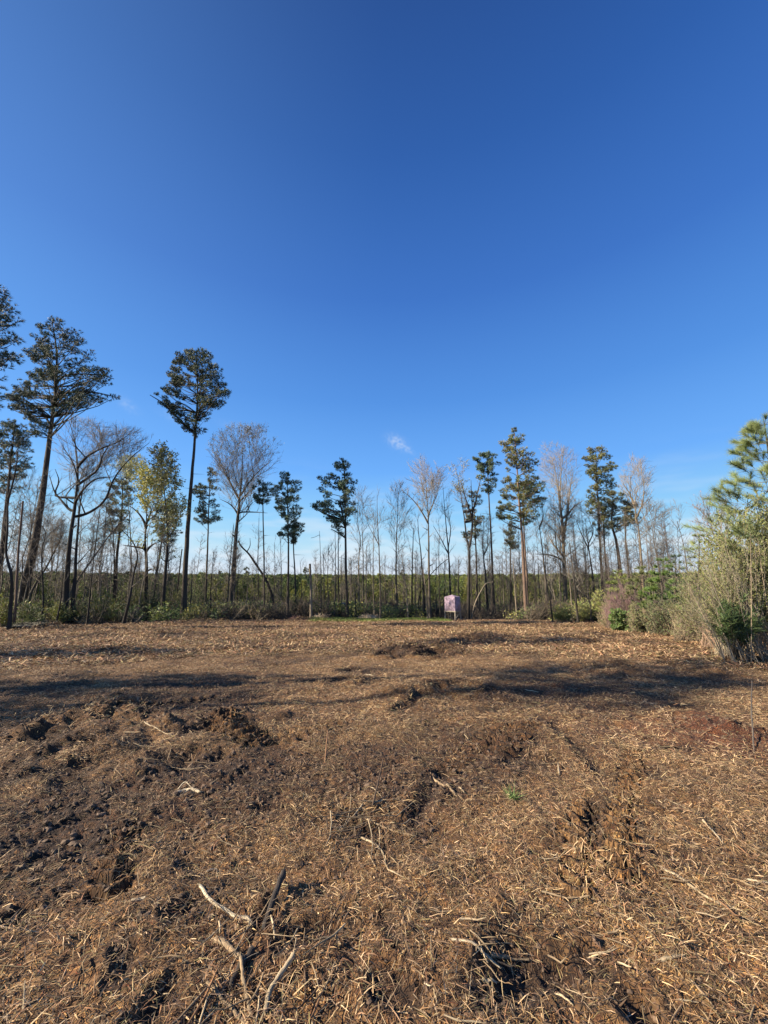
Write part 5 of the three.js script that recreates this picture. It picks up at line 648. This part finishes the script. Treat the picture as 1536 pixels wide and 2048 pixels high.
{
  const grp = new THREE.Group(); grp.name = 'mulch_litter'; tag(grp, 'shredded straw, bark and wood slivers strewn over the field', 'mulch', null, 'stuff'); scene.add(grp);
  R = rngOf(61);
  const ring = (r0, r1, per, keep) => { const L = [], half = 0.92, n = Math.round(half * (r1 * r1 - r0 * r0) * per); for (let i = 0; i < n; i++) { const r = Math.sqrt(lerp(r0 * r0, r1 * r1, R())), a = rr(-half, half), x = Math.sin(a) * r, z = -Math.cos(a) * r; if (fieldMask(x, z) < R()) continue; const rel = relief(x, z), fr = rel.fresh, so = soilMask(x, z); if (R() < fr * 0.85 || R() < so * keep) continue; const k = lerp(1.05, 0.6, so) * rr(0.55, 1.4) * (1 - 0.35 * fr); L.push({ p: V(x, macro(x, z) + rel.h, z), n: normalAt(x, z, 0.06), a: R() * 6.3, s: rr(0.75, 1.25), c: [k, k * rr(0.94, 1.02), k * rr(0.86, 1.02)] }); } return L; };
  scatter('straw', [1, 2, 3, 4, 5, 6].map((i) => litterGeo(200 + i, 48, 0.12, 0.08, 0.0021, 0.017)), ring(0.9, 5.5, 205, 0.6), M.straw, grp);
  scatter('straw', [1, 2, 3, 4].map((i) => litterGeo(220 + i, 46, 0.2, 0.11, 0.0036, 0.02)), ring(5.2, 13, 68, 0.55), M.straw, grp);
  scatter('straw', [1, 2, 3].map((i) => litterGeo(240 + i, 30, 0.4, 0.24, 0.014, 0.03)), ring(12.5, 33, 22, 0.45), M.straw, grp);
  scatter('wood_slivers', [1, 2, 3, 4].map((i) => { R = rngOf(260 + i); const mb = new MB(); for (let j = 0; j < 5; j++) { const a = R() * 6.3, th = R() * 6.3, q = R() * 0.25, l = 0.03 + 0.16 * R() * R(), p = V(Math.cos(a) * q, rr(0.004, 0.02), Math.sin(a) * q), e = V(p.x + Math.cos(th) * l, p.y + rr(-0.01, 0.02), p.z + Math.sin(th) * l), m = p.clone().lerp(e, 0.5); m.y += rr(0, 0.006); const w = rr(0.0012, 0.0036); mb.tube([p, m, e], [w * 0.6, w, w * 0.35], 4, vary(pick([[0.56, 0.44, 0.27], [0.46, 0.33, 0.19], [0.64, 0.53, 0.37], [0.2, 0.13, 0.08], [0.36, 0.23, 0.13]]), 0.2), 0.3); } return mb.geometry(); }), (R = rngOf(62), ring(1, 10, 42, 0.4)), M.wood, grp);
  const cl = new THREE.Group(); cl.name = 'soil_clods'; tag(cl, 'loose dark soil crumbs over the torn ground', 'soil', null, 'stuff'); scene.add(cl);
  const clod = [1, 2, 3].map((i) => { const g = new THREE.IcosahedronGeometry(1, 0), P = g.attributes.position, c = []; for (let j = 0; j < P.count; j++) { const n = 1 + 0.9 * nz(P.getX(j) * 1.7 + i * 9, P.getY(j) * 1.7, P.getZ(j) * 1.7); P.setXYZ(j, P.getX(j) * n * 1.2, P.getY(j) * n * 0.75, P.getZ(j) * n); c.push(0.1, 0.064, 0.042); } g.setAttribute('color', new THREE.Float32BufferAttribute(c, 3)); g.computeVertexNormals(); return g; });
  R = rngOf(63); const L = []; for (let i = 0; i < 110000; i++) { const r = Math.sqrt(lerp(0.9, 170, Math.pow(R(), 1.25))), a = rr(-0.95, 0.95), x = Math.sin(a) * r, z = -Math.cos(a) * r, so = soilMask(x, z), rel = relief(x, z); if (R() > 0.06 + 0.75 * so + 0.8 * rel.fresh) continue; const k = rr(0.55, 1.35); L.push({ p: V(x, macro(x, z) + rel.h, z), n: V(rr(-0.6, 0.6), 1, rr(-0.6, 0.6)).normalize(), a: R() * 6.3, s: 0.003 + 0.011 * Math.pow(R(), 5) * (1 + so) + 0.0003 * r, c: [k, k, k * 0.97] }); }
  scatter('clods', clod, L, M.twig, cl);
}
{
  R = rngOf(64); const gg = [1, 2].map((i) => { R = rngOf(280 + i); const mb = new MB(); for (let j = 0; j < 40; j++) mb.blade(V(rr(-0.3, 0.3), 0, rr(-0.3, 0.3)), V(rr(-0.6, 0.6), 1, rr(-0.6, 0.6)).normalize(), rr(0.06, 0.16), 0.02, vary([0.13, 0.19, 0.04], 0.3, 0.12)); return mb.geometry(); });
  const grp = new THREE.Group(); grp.name = 'grass_strip'; tag(grp, 'strip of short green grass at the woods edge left of the blind', 'grass', null, 'stuff'); scene.add(grp); const L = [];
  for (let i = 0; i < 2400; i++) { const t = rr(-0.05, 1.05), x = lerp(GRASS.a.x, GRASS.b.x, t), z = lerp(GRASS.a.z, GRASS.b.z, t) + rr(-2.6, 1.6) + 0.8 * nz(x * 0.7, 3); if (R() < 0.35 + 0.5 * nz(x * 0.6, z * 0.6, 8)) continue; L.push({ p: V(x, heightAt(x, z), z), n: V(0, 1, 0), a: R() * 6.3, s: rr(0.6, 1.3), c: [rr(0.8, 1.4), rr(0.8, 1.1), 0.9] }); }
  scatter('grass_blades', gg, L, M.straw, grp);
}

// ---------------------------------------------------------------- sticks and split wood that one can pick out
const PAL = { pale: [0.56, 0.45, 0.3], tan: [0.36, 0.265, 0.165], brown: [0.14, 0.09, 0.058], dark: [0.055, 0.042, 0.034], grey: [0.2, 0.165, 0.13], orange: [0.3, 0.165, 0.085], white: [0.68, 0.58, 0.42] };
function stick(label, pts, w, col, o = {}) {   // PTS photograph positions along it, W its width there in pixels
  R = rngOf(seed++);
  const P = pts.map(([x, y, up = 0]) => { const g = ground(x, y); g.y = heightAt(g.x, g.z) + up; return g; }), dist = P[0].length(), r = w * 0.6 * mpp(Math.hypot(P[0].z, 1.0)) / 2;
  const c = P.length > 2 ? new THREE.CatmullRomCurve3(P).getSpacedPoints(12) : Array.from({ length: 9 }, (_, i) => P[0].clone().lerp(P[1], i / 8));
  c.forEach((p, i) => { const gy = heightAt(p.x, p.z) + r * 0.7; if (!pts.some((q) => q[2])) p.y = Math.max(lerp(p.y, gy, 0.35), gy - r * 0.3); p.y += r * 0.3; p.x += r * 0.5 * nz(i * 0.6, label.length); p.z += r * 0.5 * nz(i * 0.6, label.length, 5); });
  const base = c[0].clone(), t = thing(o.name ?? 'stick', label, o.cat ?? 'stick', base, o.group), n = c.length - 1, C = PAL[col], b = new MB(base);
  b.tube(c, c.map((_, i) => r * lerp(1.15, o.taper ?? 0.55, i / n) * (1 + 0.22 * nz(i * 0.9, seed * 0.37))), 7, (q, i) => vary(tone(C, i % 3 === 0 ? 0.7 : 1.05), 0.22), 0.2); b.build('shaft', M.wood, t);
  const s = new MB(base); for (let i = 0; i < (o.spl ?? 3); i++) for (const e of [0, n]) { const p = c[e], d = c[e].clone().sub(c[e ? n - 1 : 1]).normalize(); s.twig(V(p.x + rr(-0.5, 0.5) * r, p.y + rr(-0.4, 0.5) * r, p.z + rr(-0.5, 0.5) * r), V(p.x + d.x * r * rr(2, 6) + rr(-1, 1) * r, p.y + r * rr(-0.4, 0.9), p.z + d.z * r * rr(2, 6) + rr(-1, 1) * r), r * 0.4, vary(C, 0.2)); } if ((o.spl ?? 3) > 0) s.build('splinters', M.wood, t, 'stuff');
  for (let i = 0; i < (o.twigs ?? 0); i++) { const q = new MB(base), p = along(c, rr(0.2, 0.9)), a = R() * 6.3, l = rr(6, 14) * r; q.tube([p, V(p.x + Math.cos(a) * l * 0.5, p.y + l * 0.12, p.z + Math.sin(a) * l * 0.5), V(p.x + Math.cos(a + 0.3) * l, p.y + l * 0.05, p.z + Math.sin(a + 0.3) * l)], [r * 0.35, r * 0.28, r * 0.12], 5, vary(C, 0.15)); q.build('twig', M.wood, t); }
  return t;
}
const GS = 'sticks and split wood lying on the mulch';
for (const [label, pts, w, col, o] of [
  ['pale split branch, long and tapering, left of the upright dark slab', [[400, 1778], [425, 1808], [462, 1826], [506, 1845]], 7, 'white', { taper: 1.1 }],
  ['dark slab of bark standing slanted beside the pale split branch', [[566, 1768, 0.06], [545, 1815, 0.045], [528, 1858, 0.01]], 14, 'dark', { taper: 0.9 }],
  ['dark stick slanting upright out of the scrub, top of the twig star', [[745, 1618, 0.02], [757, 1590, 0.08], [766, 1562, 0.15]], 5, 'brown', { taper: 0.8 }],
  ['long brown stick pointing right from the twig star', [[733, 1636], [785, 1656], [832, 1670]], 5, 'tan', { twigs: 1 }],
  ['tan curved stick bending down right below the twig star', [[720, 1664], [752, 1684], [768, 1706], [776, 1738], [818, 1759]], 5, 'pale', {}],
  ['thin dark branch running down left from the twig star', [[728, 1636], [712, 1680], [700, 1710], [682, 1746]], 5, 'brown', { twigs: 3 }],
  ['small pale twig crossing above the twig star', [[742, 1580], [772, 1608], [778, 1636]], 2.6, 'pale', {}],
  ['grey-tan stick in the pile at bottom, nearest to upright', [[480, 1935, 0.03], [490, 1985, 0.02], [502, 2030, 0]], 8, 'tan', { taper: 0.9 }],
  ['long dull stick running diagonally out of the bottom edge', [[414, 1966], [455, 2008], [505, 2060]], 8, 'tan', { taper: 1 }],
  ['thin brown stick lying above the long diagonal one at bottom', [[426, 1944], [450, 1982], [482, 2024]], 5, 'orange', {}],
  ['torn yellowish strip of wood rising from the bottom edge', [[586, 1938, 0.04], [560, 1966, 0.03], [540, 1992, 0.02], [530, 2030, 0]], 10, 'pale', { taper: 1.1 }],
  ['thin yellow sliver above the torn yellowish strip', [[592, 1900, 0.04], [582, 1940, 0.01]], 3, 'pale', {}],
  ['broad dark root slab left of the torn strip', [[505, 1912], [480, 1940], [462, 1972]], 16, 'dark', { taper: 0.7 }],
  ['pink-streaked pale chunk of split wood in the bottom pile', [[432, 1876], [455, 1890], [478, 1915]], 13, 'tan', { name: 'wood_chunk', cat: 'wood chunk', taper: 0.8 }],
  ['dark thin stick crossing left of the pink-streaked chunk', [[425, 1890], [405, 1910], [382, 1932]], 3, 'dark', {}],
  ['flat pale chip, lone bright one left of the bottom pile', [[262, 1812], [290, 1806]], 8, 'white', { name: 'wood_chip', cat: 'wood chip', taper: 1, spl: 1 }],
  ['small cream chip under the lone bright chip', [[308, 1820], [318, 1821]], 5, 'pale', { name: 'wood_chip', cat: 'wood chip', spl: 1 }],
  ['curled white torn wood lying on brown mulch near the left tracks', [[352, 1592], [372, 1587], [398, 1594]], 8, 'white', { name: 'wood_chunk', cat: 'wood chunk', taper: 0.9, twigs: 1 }],
  ['thin white prong lifted from the curled torn wood', [[356, 1580, 0.02], [368, 1578, 0.05], [382, 1584, 0.02]], 3, 'white', {}],
  ['bleached branching stick on torn soil at left', [[288, 1452], [310, 1462], [345, 1476]], 3.4, 'pale', { twigs: 2 }],
  ['straight brown stake end sticking up on bare mulch, centre field', [[650, 1522], [655, 1486, 0.12]], 5, 'orange', { taper: 0.9 }],
  ['long straight pale pole lying diagonally at lower right', [[1322, 1746], [1360, 1762], [1420, 1798], [1506, 1842]], 7, 'pale', { taper: 0.5 }],
  ['brown stick above the pale pole at its left end', [[1360, 1760], [1392, 1776], [1406, 1786]], 5, 'brown', {}],
  ['dark thin stick bending down below the pale pole', [[1346, 1786], [1360, 1835], [1402, 1882]], 3.6, 'tan', {}],
  ['long dark straight stick left of the pale pole', [[1185, 1784], [1225, 1830], [1290, 1898]], 4.5, 'brown', { twigs: 1 }],
  ['tan stick beside the long dark straight one', [[1240, 1832], [1290, 1862], [1335, 1912]], 4, 'tan', {}],
  ['cream stick tilted across the mulch, lower middle', [[904, 1890], [945, 1902], [998, 1920]], 6, 'white', { taper: 0.8 }],
  ['rough tan splinter bundle above the dark pit', [[980, 1906], [1020, 1898], [1056, 1896]], 9, 'tan', { taper: 0.6 }],
  ['pale split stub leaning at the right rim of the dark pit', [[1110, 1962], [1125, 1980], [1144, 2004]], 6, 'pale', {}],
  ['brown slanting stick inside the dark pit', [[1082, 1974], [1095, 1955], [1110, 1938]], 5, 'brown', {}],
  ['fat pale chip right of the pit with pointed end', [[1322, 1922], [1345, 1920], [1368, 1916]], 8, 'pale', { name: 'wood_chip', cat: 'wood chip', spl: 2 }],
  ['cream chip at the left rim of the dark pit', [[965, 1960], [992, 1954]], 9, 'pale', { name: 'wood_chip', cat: 'wood chip', spl: 1 }],
  ['straw-coloured sliver left of the dark pit', [[850, 1970], [862, 1984]], 5, 'white', { name: 'wood_chip', cat: 'wood chip', spl: 1 }],
  ['pale short stick slanting on the mulch, upper right of the tread marks', [[1408, 1652], [1428, 1672], [1446, 1690]], 5, 'white', {}],
  ['orange-brown log end half sunk near the red clay', [[1305, 1492], [1340, 1490], [1378, 1492]], 7, 'brown', { twigs: 1 }],
  ['thin grey stake standing on the red clay near the right edge', [[1508, 1500], [1510, 1464, 0.2], [1514, 1424, 0.42]], 4, 'grey', { name: 'stake', taper: 0.7 }],
  ['pale log piece among the mulch by the middle ruts', [[866, 1558], [885, 1576], [912, 1600]], 6, 'tan', { taper: 0.9 }],
  ['short pale stick left of the grass tuft', [[918, 1578], [928, 1592]], 5, 'pale', {}],
  ['thin pale stick lying flat in the middle right mulch', [[930, 1476], [955, 1488], [985, 1502]], 3, 'pale', {}],
  ['pale stub standing where two ruts meet, middle right', [[1118, 1540], [1116, 1528, 0.03]], 6, 'pale', {}],
  ['light stick end by the left edge, above the dark hole', [[2, 1856], [30, 1864], [62, 1875]], 5, 'tan', {}],
  ['upright tan splinter near the lower left corner', [[44, 2042], [43, 2012, 0.04]], 5, 'pale', {}],
  ['long thin stick lying level near the lower left corner', [[90, 2014], [130, 2013], [178, 2012]], 4, 'brown', {}],
  ['short pale forked twig left of the pale split branch', [[212, 1658], [218, 1668], [224, 1682]], 4, 'tan', {}],
  ['whitish curled peel above the pale split branch', [[414, 1736], [432, 1730], [434, 1746]], 4, 'white', { spl: 1 }],
  ['bright wood scrap on the red clay mound', [[1440, 1446], [1470, 1452]], 4, 'pale', { name: 'wood_chip', cat: 'wood chip' }],
  ['white fallen branch piece at the foot of the arching bush', [[1470, 1316], [1486, 1324], [1500, 1330]], 3, 'white', {}],
  ['pale fallen limb at the grass strip right of the blind', [[935, 1241], [948, 1247]], 1.6, 'pale', {}],
  ['white scrap on the field in front of the slim open bare tree', [[733, 1351], [748, 1352]], 4, 'white', { name: 'wood_chip', cat: 'wood chip' }],
  ['pale flat piece catching light in the right-hand shadow', [[1052, 1383], [1076, 1384]], 3, 'white', { name: 'wood_chip', cat: 'wood chip' }],
  ['tan shard at the right edge of the lower mulch', [[1500, 1775], [1530, 1770]], 5, 'pale', { name: 'wood_chip', cat: 'wood chip' }],
  ['pale stick lying level right of the pole, towards the edge', [[1496, 1762], [1536, 1772]], 5, 'white', {}],
  ['pale sliver lying across the lower right ruts', [[1356, 1994], [1396, 1998]], 4, 'pale', {}],
  ['tan stick slanting out at the lower right corner', [[1384, 1968], [1420, 2000], [1440, 2030]], 5, 'tan', {}],
]) stick(label, pts, w, col, { group: GS, ...o });
for (const [label, px, py, n, sx, sz, len, az] of [
  ['heap of thin splintered sticks at the bottom, left of middle', 520, 1950, 44, 0.34, 0.3, 0.3, 1.9],
  ['star-shaped tangle of thin broken twigs in the near field', 722, 1650, 34, 0.32, 0.3, 0.5, 2.2],
  ['scatter of split sticks around the dark pit at bottom', 1070, 1935, 22, 0.5, 0.3, 0.16, 0.5],
  ['litter of thin split sticks along the long pale pole', 1400, 1810, 26, 0.8, 0.5, 0.2, 0.75],
  ['few broken twigs on the torn soil at left', 330, 1500, 16, 0.7, 0.5, 0.4, 0.4],
]) {
  R = rngOf(seed++); const c = ground(px, py), t = thing('stick_heap', label, 'stick heap', c, 'heaps of broken sticks');
  for (let i = 0; i < n; i++) { const x = c.x + rr(-1, 1) * sx, z = c.z + rr(-1, 1) * sz, a = az + rr(-0.9, 0.9), l = len * rr(0.3, 1.1), r = rr(0.0018, 0.0048), P = [-0.5, -0.17, 0.17, 0.5].map((q, j) => { const X = x + Math.cos(a + j * 0.06) * l * q, Z = z + Math.sin(a + j * 0.06) * l * q; return V(X, heightAt(X, Z) + r + rr(0, 0.02), Z); }); const hi = Math.max(...P.map((p) => p.y)); P.forEach((p, j) => { p.y = lerp(p.y, hi, 0.5) + (j === 3 ? rr(0, 0.04) : 0); }); const b = new MB(c), C = PAL[pick(['pale', 'tan', 'brown', 'pale', 'tan', 'orange', 'tan', 'dark'])]; b.tube(P, [r, r * 1.15, r * 0.95, r * 0.5], 5, () => vary(C, 0.2), 0.3); b.build('stick', M.wood, t); }
}
{
  R = rngOf(870); const p = ground(1025, 1602); p.y = heightAt(p.x, p.z); const t = thing('grass_tuft', 'small green grass tuft sprouting alone in the mulch', 'grass tuft', p), mb = new MB(p); for (let i = 0; i < 90; i++) { const d = V(rr(-0.9, 0.9), rr(0.3, 1), rr(-0.9, 0.9)).normalize(); mb.blade(V(p.x + rr(-0.04, 0.04), p.y, p.z + rr(-0.04, 0.04)), d, rr(0.06, 0.16), 0.006, vary([0.13, 0.19, 0.06], 0.3, 0.1)); } mb.build('blades', M.straw, t, 'stuff');
}
renderer.render(scene, camera);
